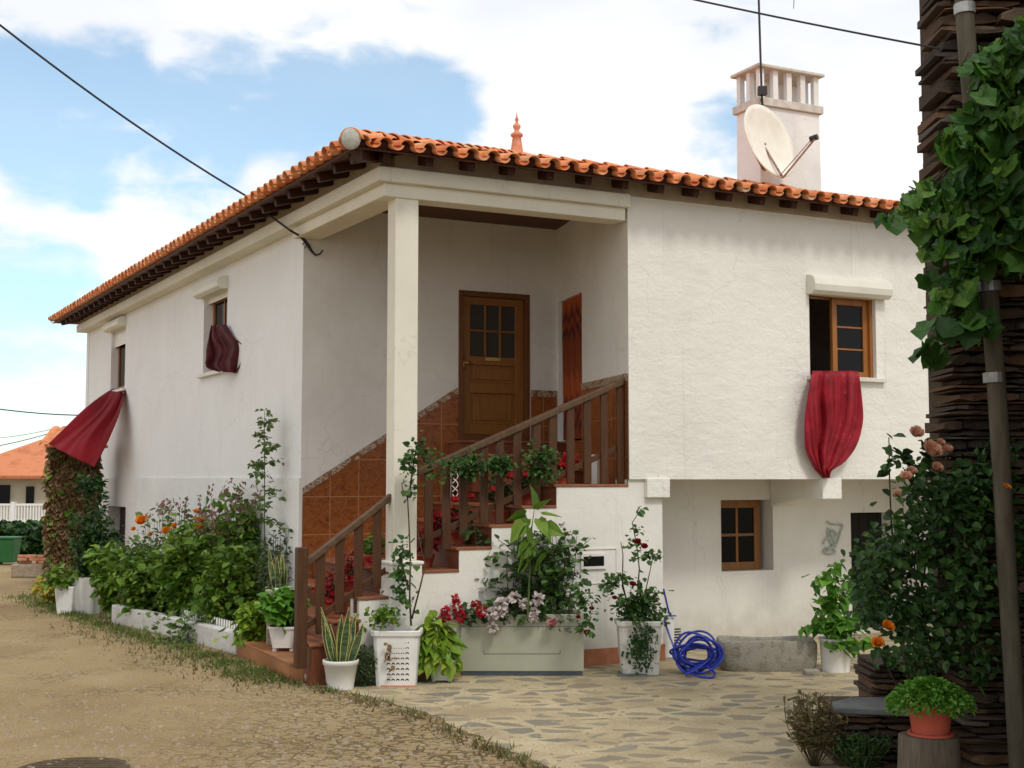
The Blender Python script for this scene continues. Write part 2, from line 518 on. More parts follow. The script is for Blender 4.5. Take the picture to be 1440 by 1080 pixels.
# setts show through the sand in a patchy belt beside the paved yard
sm = t.ramp(t.noise(v, 0.9, 3), [(0.46, (0, 0, 0)), (0.62, (1, 1, 1))])
sep = t.n('ShaderNodeSeparateXYZ')
t.link(v, sep.inputs[0])
lx = t.n('ShaderNodeMapRange')
t.link(sep.outputs[0], lx.inputs[0])
lx.inputs[1].default_value = -3.2
lx.inputs[2].default_value = -0.8
joint = t.math('MULTIPLY', joint, t.ramp(t.noise(v, 5.0, 4), [(0.34, (0, 0, 0)), (0.5, (1, 1, 1))]))
jm = t.math('MULTIPLY', joint, t.math('MAXIMUM', t.math('MULTIPLY', lx.outputs[0], 0.8), t.math('MULTIPLY', sm, 0.35)))
c = t.mix(t.math('MULTIPLY', jm, 0.85), c, (0.11, 0.085, 0.05))
peb = t.vor(v, 22)
pm = t.ramp(peb.outputs['Distance'], [(0.10, (1, 1, 1)), (0.18, (0, 0, 0))])
c = t.mix(t.math('MULTIPLY', pm, 0.35), c, (0.50, 0.43, 0.31))
t.link(c, t.b.inputs['Base Color'])
h = t.math('SUBTRACT', t.math('ADD', t.math('MULTIPLY', fine, 0.25), t.math('MULTIPLY', big, 1.2)), jm)
bump(t, h, 1.0, 0.045)

# yard: slate flags bedded in pale mortar
m, t = new_mat('yard_flags', (0.4, 0.35, 0.25), 0.9, 0.15)
v0 = t.coord('Object')
wv = t.n('ShaderNodeVectorMath', operation='ADD')
t.link(t.coord('Object', (1.15, 1.7, 1), (0, 0, -0.35)), wv.inputs[0])
nn = t.n('ShaderNodeTexNoise')
nn.inputs['Scale'].default_value = 2.2
nn.inputs['Detail'].default_value = 5
t.link(v0, nn.inputs[0])
sc = t.n('ShaderNodeVectorMath', operation='SCALE')
t.link(nn.outputs['Color'], sc.inputs[0])
sc.inputs['Scale'].default_value = 0.42
t.link(sc.outputs[0], wv.inputs[1])
vo = t.vor(wv.outputs[0], 2.5, 'F1')
ve = t.vor(wv.outputs[0], 2.5, 'DISTANCE_TO_EDGE')
sepc = t.n('ShaderNodeSeparateColor')
t.link(vo.outputs['Color'], sepc.inputs[0])
rnd = sepc.outputs[0]
lim = t.math('ADD', t.math('MULTIPLY', t.math('POWER', rnd, 1.2), 0.20), 0.09)
ston = t.math('SUBTRACT', ve.outputs['Distance'], lim)
smk = t.n('ShaderNodeMapRange', interpolation_type='SMOOTHSTEP')
t.link(ston, smk.inputs[0])
smk.inputs[1].default_value = -0.012
smk.inputs[2].default_value = 0.03
stc = t.ramp(sepc.outputs[1], [(0.0, (0.145, 0.15, 0.135)), (0.35, (0.24, 0.20, 0.13)), (0.6, (0.20, 0.195, 0.165)), (1.0, (0.32, 0.26, 0.165))])
stc = t.mix(t.math('MULTIPLY', t.noise(v0, 6, 6), 0.5), stc, (0.33, 0.27, 0.18))
mort = t.ramp(t.noise(v0, 1.7, 6), [(0.3, (0.34, 0.27, 0.16)), (0.65, (0.53, 0.445, 0.285))])
mort = t.mix(t.ramp(t.noise(v0, 45, 3), [(0.4, (0.4, 0.4, 0.4)), (0.6, (0, 0, 0))]), mort, (0.22, 0.18, 0.12))
c = t.mix(smk.outputs[0], mort, stc)
t.link(c, t.b.inputs['Base Color'])
bump(t, t.math('ADD', t.math('MULTIPLY', smk.outputs[0], 0.5), t.math('MULTIPLY', t.noise(v0, 14, 5), 0.6)), 0.5, 0.02)

M = MATS


# ------------------------------------------------------------------ mesh helpers
class MB:
    def __init__(s):
        s.v, s.f, s.uv, s.mi = [], [], [], []
        s.hasuv = False

    def add(s, vs, fs, uvs=None, mi=0):
        o = len(s.v)
        s.v.extend([tuple(x) for x in vs])
        for k, f in enumerate(fs):
            s.f.append(tuple(i + o for i in f))
            s.mi.append(mi)
            if uvs is not None:
                s.uv.append([uvs[i] for i in f])
                s.hasuv = True
            else:
                s.uv.append([(0, 0)] * len(f))

    def quad(s, a, b, c, d, uvs=None, mi=0):
        s.add([a, b, c, d], [(0, 1, 2, 3)], uvs, mi)

    def box8(s, p, mi=0):     # p: 8 corners, bottom ring 0-3 then top ring 4-7
        s.add(p, [(3, 2, 1, 0), (4, 5, 6, 7), (0, 1, 5, 4), (1, 2, 6, 5), (2, 3, 7, 6), (3, 0, 4, 7)], None, mi)

    def box(s, x0, x1, y0, y1, z0, z1, mi=0):
        s.box8([(x0, y0, z0), (x1, y0, z0), (x1, y1, z0), (x0, y1, z0), (x0, y0, z1), (x1, y0, z1), (x1, y1, z1), (x0, y1, z1)], mi)

    def tube(s, pts, r, seg=8, mi=0, cap=True):
        pts = [Vector(p) for p in pts]
        n = len(pts)
        rr = r if isinstance(r, (list, tuple)) else [r] * n
        o = len(s.v)
        up = Vector((0, 0, 1))
        prev = None
        for i, p in enumerate(pts):
            d = (pts[min(i + 1, n - 1)] - pts[max(i - 1, 0)])
            if d.length < 1e-9:
                d = Vector((0, 0, 1))
            d.normalize()
            a = prev if prev is not None else (up if abs(d.z) < 0.9 else Vector((1, 0, 0)))
            x = a - d * a.dot(d)
            if x.length < 1e-6:
                x = Vector((1, 0, 0)) - d * d.x
            x.normalize()
            prev = x
            y = d.cross(x)
            for k in range(seg):
                an = 2 * pi * k / seg
                q = p + (x * cos(an) + y * sin(an)) * rr[i]
                s.v.append(tuple(q))
        for i in range(n - 1):
            for k in range(seg):
                k2 = (k + 1) % seg
                s.f.append((o + i * seg + k, o + i * seg + k2, o + (i + 1) * seg + k2, o + (i + 1) * seg + k))
                s.mi.append(mi)
                s.uv.append([(0, 0)] * 4)
        if cap:
            s.f.append(tuple(o + k for k in range(seg))[::-1])
            s.f.append(tuple(o + (n - 1) * seg + k for k in range(seg)))
            s.mi += [mi, mi]
            s.uv += [[(0, 0)] * seg] * 2

    def lathe(s, prof, c=(0, 0, 0), seg=28, mi=0, cap_bottom=True, sx=1, sy=1, power=2.0):
        o = len(s.v)
        for (r, z) in prof:
            for k in range(seg):
                an = 2 * pi * k / seg
                cx, sy_ = cos(an), sin(an)
                if power != 2.0:      # superellipse for square-ish tubs
                    q = (abs(cx) ** power + abs(sy_) ** power) ** (-1.0 / power)
                    cx, sy_ = cx * q, sy_ * q
                s.v.append((c[0] + r * cx * sx, c[1] + r * sy_ * sy, c[2] + z))
        n = len(prof)
        for i in range(n - 1):
            for k in range(seg):
                k2 = (k + 1) % seg
                s.f.append((o + i * seg + k, o + i * seg + k2, o + (i + 1) * seg + k2, o + (i + 1) * seg + k))
                s.mi.append(mi)
                s.uv.append([(0, 0)] * 4)
        if cap_bottom:
            s.f.append(tuple(o + k for k in range(seg))[::-1])
            s.mi.append(mi)
            s.uv.append([(0, 0)] * seg)


def ob(name, mb, mat, parent=None, bevel=0, smooth=False, world=True, solid=0, mats=None):
    me = bpy.data.meshes.new(name)
    me.from_pydata(mb.v, [], mb.f)
    if mb.hasuv:
        ul = me.uv_layers.new(name='UVMap')
        flat = np.array([c for f in mb.uv for c in f], dtype=np.float32).ravel()
        ul.data.foreach_set('uv', flat)
    for mm in (mats or [mat]):
        me.materials.append(M[mm])
    if any(mb.mi):
        me.polygons.foreach_set('material_index', mb.mi)
    if smooth:
        me.polygons.foreach_set('use_smooth', [True] * len(me.polygons))
    me.update()
    o = bpy.data.objects.new(name, me)
    COL.objects.link(o)
    if parent is not None:
        o.parent = parent
        if world and parent.type == 'EMPTY':
            o.location = -parent.location
    if solid:
        md = o.modifiers.new('thickness', 'SOLIDIFY')
        md.thickness = solid
        md.offset = 0
    if bevel:
        md = o.modifiers.new('bevel', 'BEVEL')
        md.width = bevel
        md.segments = 2
        md.limit_method = 'ANGLE'
        md.angle_limit = radians(40)
    return o


def tag(o, label=None, cat=None, group=None, kind=None):
    if label:
        o['label'] = label
    if cat:
        o['category'] = cat
    if group:
        o['group'] = group
    if kind:
        o['kind'] = kind
    return o


def thing(name, label, cat, loc=(0, 0, 0), group=None):
    o = bpy.data.objects.new(name, None)
    COL.objects.link(o)
    o.empty_display_size = 0.2
    o.location = loc
    return tag(o, label, cat, group)


class Plane:          # a vertical plane: origin, unit direction along it, unit normal pointing inward (away from the camera side)
    def __init__(s, o, d):
        s.o = Vector((o[0], o[1], 0))
        s.d = Vector((d[0], d[1], 0)).normalized()
        s.n = Vector((-s.d.y, s.d.x, 0))
        if s.n.dot(s.o) < 0:
            s.n = -s.n

    def P(s, u, z, n=0.0):
        p = s.o + s.d * u + s.n * n
        return Vector((p.x, p.y, z))

    def pix(s, px, py, n=0.0):
        r = ray(px, py)
        o = s.o + s.n * n
        k = o.dot(s.n) / r.dot(s.n)
        p = r * k
        return (Vector((p.x, p.y, 0)) - s.o).dot(s.d), EYE + p.z

    def u(s, px, py=672, n=0.0):
        return s.pix(px, py, n)[0]

    def box(s, mb, u0, u1, z0, z1, n0, n1, mi=0):
        q = [(u0, n0), (u1, n0), (u1, n1), (u0, n1)]
        pts = [s.P(a, z0, b) for a, b in q] + [s.P(a, z1, b) for a, b in q]
        mb.box8(pts, mi)


A0 = (-1.11, 13.3)
DF = Vector((0.897, 0.441)).normalized()
DL = Vector((-0.491, 0.871)).normalized()
F = Plane(A0, DF)
uK = F.u(553)
K = F.P(uK, 0)
LP = Plane((K.x, K.y), DL)           # left facade, u runs away from the camera
sC = LP.u(423)
C0 = LP.P(sC, 0)
B = Plane((C0.x, C0.y), DF)          # back wall of the porch
uB1 = B.u(784)
B1 = B.P(uB1, 0)
uF1 = F.u(885)
F1 = F.P(uF1, 0)
RW = Plane((B1.x, B1.y), (F1.x - B1.x, F1.y - B1.y))   # right side wall of the porch, u runs towards the camera
lenRW = (F1 - B1).length
if RW.n.dot(Vector((1, 0, 0))) < 0:
    RW.n = -RW.n
uEnd = F.u(1262) + 1.2
sEnd = LP.u(117.5)
Z_SLAB = F.pix(1000, 674)[1]
Z_TOP = 5.30


# ------------------------------------------------------------------ ground
gm = MB()
gm.quad((-700, -60, 0), (700, -60, 0), (700, 900, 0), (-700, 900, 0))
tag(ob('ground', gm, 'lane_sand'), kind='structure')
pe = [(425, 958), (447, 967), (470, 968), (500, 976), (540, 985), (580, 998), (615, 1008), (650, 1026), (690, 1044), (730, 1060), (775, 1084), (830, 1130), (900, 1230)]
pts = [G(x, y) for x, y in pe]
poly = [(p.x, p.y, 0.004) for p in pts] + [(0.9, 3.5, .004), (9, 3.5, .004), (11, 24, .004), (2, 20, .004), (-2.0, 14.2, .004)]
fine = []
for i in range(len(pts) - 1):
    a, b = Vector(poly[i]), Vector(poly[i + 1])
    for k in range(6):
        q = a.lerp(b, k / 6)
        fine.append((q.x + R.uniform(-.03, .03), q.y + R.uniform(-.03, .03), .004))
poly = fine + poly[len(pts):]
pm_ = MB()
pm_.add(poly, [tuple(range(len(poly)))])
tag(ob('paved_yard', pm_, 'yard_flags'), kind='structure')

# ------------------------------------------------------------------ the house
H = thing('house', 'white two-storey village house with terracotta tiled roof, corner porch and outside tiled stairs', 'house', K)


def panel(P, mb, u0, u1, z0, z1, n0, n1, openings=(), uvs=False, mi=0, top=True):
    """wall slab between n0 (outer) and n1 (inner) with rectangular openings (reveals included)"""
    us = sorted({u0, u1, *[a for o in openings for a in o[:2] if u0 < a < u1]})
    zs = sorted({z0, z1, *[a for o in openings for a in o[2:] if z0 < a < z1]})

    def hole(a, b):
        return any(o[0] < a < o[1] and o[2] < b < o[3] for o in openings)
    grid = {}
    for i in range(len(us) - 1):
        for j in range(len(zs) - 1):
            grid[i, j] = not hole((us[i] + us[i + 1]) / 2, (zs[j] + zs[j + 1]) / 2)
    for (i, j), solid in grid.items():
        if not solid:
            continue
        a, b, c, d = us[i], us[i + 1], zs[j], zs[j + 1]
        uvq = [(a, c), (b, c), (b, d), (a, d)]
        mb.quad(P.P(a, c, n0), P.P(b, c, n0), P.P(b, d, n0), P.P(a, d, n0), uvq if uvs else None, mi)
        mb.quad(P.P(a, c, n1), P.P(a, d, n1), P.P(b, d, n1), P.P(b, c, n1), uvq if uvs else None, mi)
        for (ii, jj, e) in ((i - 1, j, 'l'), (i + 1, j, 'r'), (i, j - 1, 'b'), (i, j + 1, 't')):
            if not grid.get((ii, jj), False):
                if e == 'l':
                    q = [(a, c), (a, d)]
                elif e == 'r':
                    q = [(b, c), (b, d)]
                elif e == 'b':
                    q = [(a, c), (b, c)]
                else:
                    q = [(a, d), (b, d)]
                (p0, p1) = q
                mb.quad(P.P(*p0, n0), P.P(*p1, n0), P.P(*p1, n1), P.P(*p0, n1), [p0, p1, p1, p0] if uvs else None, mi)


# openings
wr0, zt = F.pix(1137.5, 415)
wr1, zb = F.pix(1233, 529)
zt = (F.pix(1137.5, 415)[1] + F.pix(1233, 420)[1]) / 2
zb = (F.pix(1140, 529)[1] + F.pix(1233, 532)[1]) / 2
OPW = (wr0, wr1, zb, zt)
mb = MB()
panel(F, mb, uF1 + .15, uEnd, Z_SLAB, Z_TOP, 0, 0.3, [OPW])
qc = [F.P(uF1, 0), F.P(uF1 + .15, 0), F.P(uF1 + .15, 0, .3), RW.P(lenRW - .3, 0)]
mb.box8([Vector((p.x, p.y, Z_SLAB)) for p in qc] + [Vector((p.x, p.y, Z_TOP)) for p in qc])
ob('front_wall', mb, 'plaster_front', H)

# left facade
a1, _ = LP.pix(320, 413)
b1, _ = LP.pix(287, 430)
O1 = (a1, b1, LP.pix(300, 523)[1], LP.pix(303, 413)[1])
a2, _ = LP.pix(177, 460)
b2, _ = LP.pix(157, 470)
O2 = (a2, b2, LP.pix(167, 548)[1], LP.pix(167, 463)[1])
a3, _ = LP.pix(178.5, 712)
b3, _ = LP.pix(154, 712)
O3 = (a3, b3, LP.pix(166, 812)[1] + .15, LP.pix(166, 712)[1])
zband = EYE
mb = MB()
panel(LP, mb, sC, sEnd, zband, Z_TOP, 0, 0.3, [O1, O2])
ob('side_wall', mb, 'plaster_left', H)
mb = MB()
panel(LP, mb, sC, sEnd, -0.1, zband, -0.02, 0.3, [O3])
ob('lower_side_wall', mb, 'plaster_roughcast', H)
# back wall of porch (with door opening)
du0, dzt = B.pix(645, 408)
du1, _ = B.pix(745, 413)
dzb = B.pix(700, 621)[1]
dzt = (B.pix(645, 408)[1] + B.pix(745, 414)[1]) / 2
OD = (du0, du1, dzb, dzt)
mb = MB()
panel(B, mb, 0.0, uB1 + 0.3, 0, Z_TOP + .2, 0, 0.3, [OD])
ob('porch_wall', mb, 'plaster_porch', H)
# right side wall of the porch with the curtained doorway
cu0, _ = RW.pix(785, 425)
cu1, _ = RW.pix(818, 411)
czt = (RW.pix(785, 425)[1] + RW.pix(818, 411)[1]) / 2
OC = (max(cu0, 0.06), cu1, dzb, czt)
mb = MB()
panel(RW, mb, 0, lenRW - .3, Z_SLAB - 2.0, Z_TOP + .17, 0, 0.22, [OC])
ob('porch_side_wall', mb, 'plaster_porch', H)
# far end wall, back walls (close the building)
mb = MB()
DEPTH = 8.3
FL = LP.P(sEnd, 0)
Bk = Plane((FL.x, FL.y), DF)
Bk.n = -Bk.n
panel(Bk, mb, 0, 7.4, -.1, Z_TOP, 0, 0.3)
FR = F.P(uEnd, 0)
Rt = Plane((FR.x, FR.y), DL)
Rt.n = Vector((-DF.x, -DF.y, 0))
panel(Rt, mb, -0.0, DEPTH - .8, -.1, Z_TOP, 0.0, 0.3)
q = Bk.P(7.4, 0)
Bk2 = Plane((q.x, q.y), DL)
Bk2.d = -Bk2.d
panel(Bk2, mb, 0, sEnd - DEPTH + .8, -.1, Z_TOP, 0, 0.3)
q2 = Rt.P(DEPTH - .8, 0)
Bk3 = Plane((q2.x, q2.y), DF)
Bk3.d = -Bk3.d
panel(Bk3, mb, 0, 2.4, -.1, Z_TOP, 0, 0.3)
ob('rear_wall', mb, 'plaster_left', H)

# lower storey at the right: recess wall
RN = 1.0
lw = F.pix(1013.5, 703, RN + .0), F.pix(1088, 803, RN)
OLW = (lw[0][0], lw[1][0], F.pix(1050, 803, RN)[1], F.pix(1050, 703, RN)[1])
ld = F.pix(1196, 721, RN)
OLD = (ld[0], ld[0] + 1.0, 0.05, ld[1])
u933 = F.u(933)
mb = MB()
panel(F, mb, u933 - 0.3, uEnd, -.1, Z_SLAB + .3, RN, RN + 0.3, [OLW, OLD])
ob('lower_front_wall', mb, 'plaster_lower', H)
mb = MB()
F.box(mb, u933 - .04, uEnd - .02, Z_SLAB + 0.02, Z_SLAB + 0.2, 0.3, RN + 0.1)
ob('floor_slab', mb, 'plaster_lower', H)
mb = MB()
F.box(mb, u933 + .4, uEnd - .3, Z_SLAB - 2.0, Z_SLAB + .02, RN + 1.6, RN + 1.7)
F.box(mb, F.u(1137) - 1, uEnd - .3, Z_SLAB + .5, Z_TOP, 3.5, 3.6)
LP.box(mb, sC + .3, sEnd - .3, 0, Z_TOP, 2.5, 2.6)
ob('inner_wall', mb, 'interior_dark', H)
# beams and corbels carrying the overhang
for (x0, x1, yb) in ((908, 940, 700), (1154, 1181, 702)):
    mb = MB()
    u0, u1 = F.u(x0), F.u(x1)
    zb_ = F.pix(x0, yb)[1]
    F.box(mb, u0, u1, zb_, Z_SLAB + 0.012, -0.035, RN * .35)
    pts = [F.P(u0, zb_, .35), F.P(u1, zb_, .35), F.P(u1, zb_ - .10, RN - .003), F.P(u0, zb_ - .10, RN - .003),
           F.P(u0, Z_SLAB, .35), F.P(u1, Z_SLAB, .35), F.P(u1, Z_SLAB, RN - .003), F.P(u0, Z_SLAB, RN - .003)]
    mb.box8(pts)
    ob('corbel', mb, 'plaster_front', H, bevel=0.01)

# porch column on its pedestal
mb = MB()
c0, c1 = F.u(554), F.u(587)
zped = F.pix(570, 794)[1]
ZB0 = F.pix(587, 281)[1]             # underside of the front beam
F.box(mb, c0, c1, zped + .03, ZB0 + .02, 0.0, 0.24)
ob('column', mb, 'cream_paint', H, bevel=0.012)
mb = MB()
F.box(mb, F.u(549), F.u(592), 0.2, zped, -0.05, 0.29)
F.box(mb, F.u(547.5), F.u(594), zped, zped + .035, -0.065, 0.305)
ob('column_pedestal', mb, 'plaster_front', H, bevel=0.01)
# beams with a stepped cornice
ZB1 = Z_TOP
mb = MB()
F.box(mb, c0 - .12, uF1 - .04, ZB0, ZB1 - .15, -0.022, 0.24)
F.box(mb, c0 - .2, uF1 - .01, ZB1 - .15, ZB1, -0.09, 0.24)
ob('front_beam', mb, 'cream_paint', H, bevel=0.01)
mb = MB()
LP.box(mb, -0.02, sC + .02, ZB0 + .004, ZB1 - .153, -0.13, 0.2)
LP.box(mb, -0.08, sEnd, ZB1 - .153, ZB1 - .003, -0.22, 0.2)
ob('side_beam', mb, 'cream_paint', H, bevel=0.01)
# dark board ceiling of the porch
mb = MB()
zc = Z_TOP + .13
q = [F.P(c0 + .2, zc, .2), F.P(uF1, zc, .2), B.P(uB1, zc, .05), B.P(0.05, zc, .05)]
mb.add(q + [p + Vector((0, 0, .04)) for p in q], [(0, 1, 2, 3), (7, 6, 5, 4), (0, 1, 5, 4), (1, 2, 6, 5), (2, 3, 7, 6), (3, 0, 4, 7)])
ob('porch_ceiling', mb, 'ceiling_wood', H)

# ---- stairs
NB = (C0 - F.P(0, 0)).dot(F.n)
steps_px = [(507, 867), (548, 834), (590, 803), (645, 770), (690, 738), (737, 711), (782, 682)]
mbs = MB()
mbn = MB()
ST = []
SB0 = F.P(F.u(432), 0, .03)
SB1 = Vector((C0.x, C0.y, 0))


def clip_poly(poly, a, b):
    d = b - a
    nr = Vector((d.y, -d.x, 0))
    out_, m2 = [], len(poly)
    for i in range(m2):
        p, q_ = poly[i], poly[(i + 1) % m2]
        sp0, sq0 = (p - a).dot(nr), (q_ - a).dot(nr)
        if sp0 >= 0:
            out_.append(p)
        if sp0 * sq0 < 0:
            out_.append(p.lerp(q_, sp0 / (sp0 - sq0)))
    return out_


def step_box(mb, u0, u1, z0, z1, n0, n1, off=0.0):
    sh = Vector((-off, 0, 0))
    pl_ = clip_poly([F.P(u0, 0, n0), F.P(u1, 0, n0), F.P(u1, 0, n1), F.P(u0, 0, n1)], SB0 + sh, SB1 + sh * .1)
    pl_ = clip_poly(pl_, Vector((B1.x, B1.y, 0)), Vector((F1.x, F1.y, 0))) if u1 > uF1 - .2 else pl_
    k_ = len(pl_)
    vs = [(p.x, p.y, z0) for p in pl_] + [(p.x, p.y, z1) for p in pl_]
    mb.add(vs, [tuple(range(k_))[::-1], tuple(range(k_, 2 * k_))] + [(i, (i + 1) % k_, k_ + (i + 1) % k_, k_ + i) for i in range(k_)])


uprev = F.u(455)
lvl = [(F.u(468), 0.42)]
for (sx, sy) in steps_px:
    pass
zz0 = 0.185
# each tread: starts at u (its riser) and has the height z
us_ = [F.u(470), F.u(507), F.u(548), F.u(590), F.u(645), F.u(691), F.u(737), F.u(782)]
zs_ = [F.pix(490, 898)[1], F.pix(507, 868)[1], F.pix(548, 835)[1], F.pix(610, 802)[1], F.pix(645, 770)[1], F.pix(700, 738)[1], F.pix(745, 711)[1], F.pix(800, 681)[1]]
zs_ = [0.42, 0.64, 0.86, zs_[3], zs_[4], zs_[5], zs_[6], zs_[7]]
us_ = [F.u(440), F.u(470), F.u(508), F.u(548) + .02, F.u(645) - 0.0, F.u(691), F.u(737), F.u(782)]
# heights at each riser: below us_[k] the tread is zs_[k-1]
for k in range(8):
    ua = us_[k]
    ub = us_[k + 1] if k < 7 else uF1
    zt_ = zs_[k]
    n0 = 0.03
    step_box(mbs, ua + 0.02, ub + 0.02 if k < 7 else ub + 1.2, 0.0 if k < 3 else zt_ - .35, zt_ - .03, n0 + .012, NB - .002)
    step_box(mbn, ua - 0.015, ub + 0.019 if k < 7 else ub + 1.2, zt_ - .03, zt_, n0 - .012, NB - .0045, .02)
# upper steps in front of the door (parallel to the back wall)
zland = zs_[7]
dz = (dzb - zland) / 3
for k in range(3):
    nn_ = NB - 1.15 + 0.36 * k
    u0_ = us_[7] + .02 - .35 * (2 - k) * 0
    step_box(mbs, du0 - (C0 - F.P(0, 0)).dot(F.d) * -1 - .15, uF1 + 1.2, zland - .1, zland + dz * (k + 1) - .03, nn_ + .012, NB - .003)
    step_box(mbn, du0 - (C0 - F.P(0, 0)).dot(F.d) * -1 - .17, uF1 + 1.2, zland + dz * (k + 1) - .03, zland + dz * (k + 1), nn_ - .012, NB - .0052)
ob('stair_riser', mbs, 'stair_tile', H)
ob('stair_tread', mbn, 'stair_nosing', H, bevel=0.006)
# bottom platform
mb = MB()
pf = G(407, 957)
pl = G(330, 918)
pr = G(470, 950)
pf, pl = G(407, 957), G(331, 920)
dd = (pl - pf)
q = [Vector((pf.x, pf.y, 0)), F.P(F.u(500), 0, .05), C0 + Vector((0, 0, 0)), Vector((pl.x, pl.y, 0))]
zp = 0.185
mb.box8([(p.x, p.y, -.02) for p in q] + [(p.x, p.y, zp - .025) for p in q])
ob('platform', mb, 'platform_tile', H)
mb = MB()
cen = sum(q, Vector()) / 4
q2 = [p + (p - cen).normalized() * .025 for p in q]
mb.box8([(p.x, p.y, zp - .025) for p in q2] + [(p.x, p.y, zp) for p in q2])
ob('platform_tread', mb, 'platform_tile', H, bevel=.005)
# white stringer wall under the steps
mb = MB()
prof = [(F.u(508) - .02, 0.0)]
us2 = us_[:]
uu = [F.u(508)] + [us_[3], us_[4], us_[5], us_[6], us_[7]]
zz_ = [zs_[2], zs_[3], zs_[4], zs_[5], zs_[6], zs_[7]]
uu2 = uu + [u933]
for k in range(6):
    a = uu2[k] + (0.022 if k else 0)
    b = uu2[k + 1] + 0.022 if k < 5 else u933
    top = (zz_[k] - .031)
    if k == 5:
        F.box(mb, a, uF1 - .003, 0, top, 0.03, 0.30)
        F.box(mb, uF1 - .003, b, 0, Z_SLAB - .002, 0.03, 0.30)
    else:
        F.box(mb, a, b, 0, top, 0.03, 0.30)
# return of the stringer towards the recessed wall
F.box(mb, u933 - .10, u933 - .004, 0, Z_SLAB - .004, 0.3, RN + .05)
ob('stair_wall', mb, 'plaster_lower', H)
mb = MB()
F.box(mb, F.u(545), u933 + .012, 0, F.pix(850, 912)[1], 0.012, 0.029)
F.box(mb, u933 - .004, u933 + .012, 0, F.pix(850, 912)[1], 0.029, RN - .01)
ob('skirting', mb, 'skirting_brick', H)
# meter box in the stair wall
mb = MB()
mu0, mz0 = F.pix(821, 797)
mu1, mz1 = F.pix(850, 782)
F.box(mb, mu0, mu1, mz0, mz1, 0.012, 0.029)
ob('meter_window', mb, 'glass_dark', H)
mb = MB()
for a, b, c, d in ((mu0 - .03, mu1 + .03, mz1, mz1 + .03), (mu0 - .03, mu1 + .03, mz0 - .03, mz0), (mu0 - .03, mu0, mz0, mz1), (mu1, mu1 + .03, mz0, mz1)):
    F.box(mb, a, b, c, d, 0.006, 0.029)
fu0, fz0 = F.pix(780, 822)
fu1, fz1 = F.pix(868, 772)
for a, b, c, d in ((fu0, fu1, fz1, fz1 + .012), (fu0, fu1, fz0 - .012, fz0), (fu0 - .012, fu0, fz0 - .012, fz1 + .012), (fu1, fu1 + .012, fz0 - .012, fz1 + .012)):
    F.box(mb, a, b, c, d, 0.02, 0.029)
ob('meter_box', mb, 'plaster_lower', H)

# ---- dado tiles on the porch walls
mb = MB()
mbb = MB()


def uq(P, mbx, u0, u1, z00, z01, z10, z11, n):
    mbx.quad(P.P(u0, z00, n), P.P(u1, z10, n), P.P(u1, z11, n), P.P(u0, z01, n), [(u0, z00), (u1, z10), (u1, z11), (u0, z01)])


BH = 0.085
d0u, d0z = B.pix(429, 686)
d1u, d1z = B.pix(642, 546)
dlev = B.pix(760, 549)[1]
dbreak = d1u
d1z = dlev
for (PL_, quads) in ((B, [(0.02, dbreak, 0.1, d0z - BH, 0.1, d1z - BH, -0.012, 0), (0.02, dbreak, d0z - BH, d0z, d1z - BH, d1z, -0.016, 1),
                          (dbreak, du0 - .002, d1z - BH, d1z, d1z - BH, d1z, -0.016, 1), (dbreak, du0 - .002, 0.6, d1z - BH, 0.6, d1z - BH, -0.012, 0)]),
                     (B, [(du1 + .01, uB1 - .01, 1.6, d1z - BH, 1.6, d1z - BH, -0.012, 0), (du1 + .01, uB1 - .01, d1z - BH, d1z, d1z - BH, d1z, -0.016, 1)]),
                     (RW, [(.02, cu1 + .02, zs_[7], dzb, zs_[7], dzb, -0.012, 0), (cu1 + .02, lenRW - .01, zs_[7], d1z - BH + .02, zs_[7], d1z - BH + .02, -0.012, 0), (cu1 + .02, lenRW - .01, d1z - BH + .02, d1z + .02, d1z - BH + .02, d1z + .02, -0.016, 1)])):
    mb, mbb = MB(), MB()
    for q in quads:
        uq(PL_, mbb if q[7] else mb, *q[:7])
    dt_ = ob('dado_tiling', mb, 'dado_tile', H)
    ob('dado_border', mbb, 'dado_border', dt_, solid=.008)

# ---- front door
mb = MB()
fw = .07
d_ = 0.02
for (a, b, c, e) in ((du0, du0 + fw, dzb, dzt), (du1 - fw, du1, dzb, dzt), (du0 + fw, du1 - fw, dzt - fw, dzt)):
    B.box(mb, a + .003, b - .003, c, e - .003, -0.012, 0.14)
dr = ob('front_door', mb, 'door_wood_dark', H, bevel=.005)
x0, x1, z0, z1 = du0 + fw, du1 - fw, dzb + .09, dzt - fw
mb = MB()
B.box(mb, x0 - .02, x1 + .02, dzb, dzb + .085, -0.02, .1)
ob('threshold', mb, 'door_wood_dark', dr)
mb = MB()
ph = [B.pix(661, p)[1] for p in (427, 500, 512, 537, 552, 596)]
pu = [x0 + .12, x1 - .12]
# stiles and rails
B.box(mb, x0, pu[0], z0, z1, 0.05, 0.10)
B.box(mb, pu[1], x1, z0, z1, 0.05, 0.10)
for (c, e) in ((ph[0], z1), (ph[2], ph[1]), (ph[4], ph[3]), (z0, ph[5])):
    B.box(mb, pu[0], pu[1], c, e, 0.05, 0.10)
ww = (pu[1] - pu[0])
for k in (1, 2):
    cx = pu[0] + ww * k / 3
    B.box(mb, cx - .014, cx + .014, ph[1], ph[0], 0.052, 0.095)
cz = (ph[0] + ph[1]) / 2
B.box(mb, pu[0], pu[1], cz - .014, cz + .014, 0.055, 0.092)
B.box(mb, pu[0], pu[1], ph[3], ph[2], 0.075, 0.09)
B.box(mb, pu[0], pu[1], ph[5], ph[4], 0.075, 0.09)
B.box(mb, pu[0] + .05, pu[1] - .05, ph[3] + .04, ph[2] - .04, 0.06, 0.08)
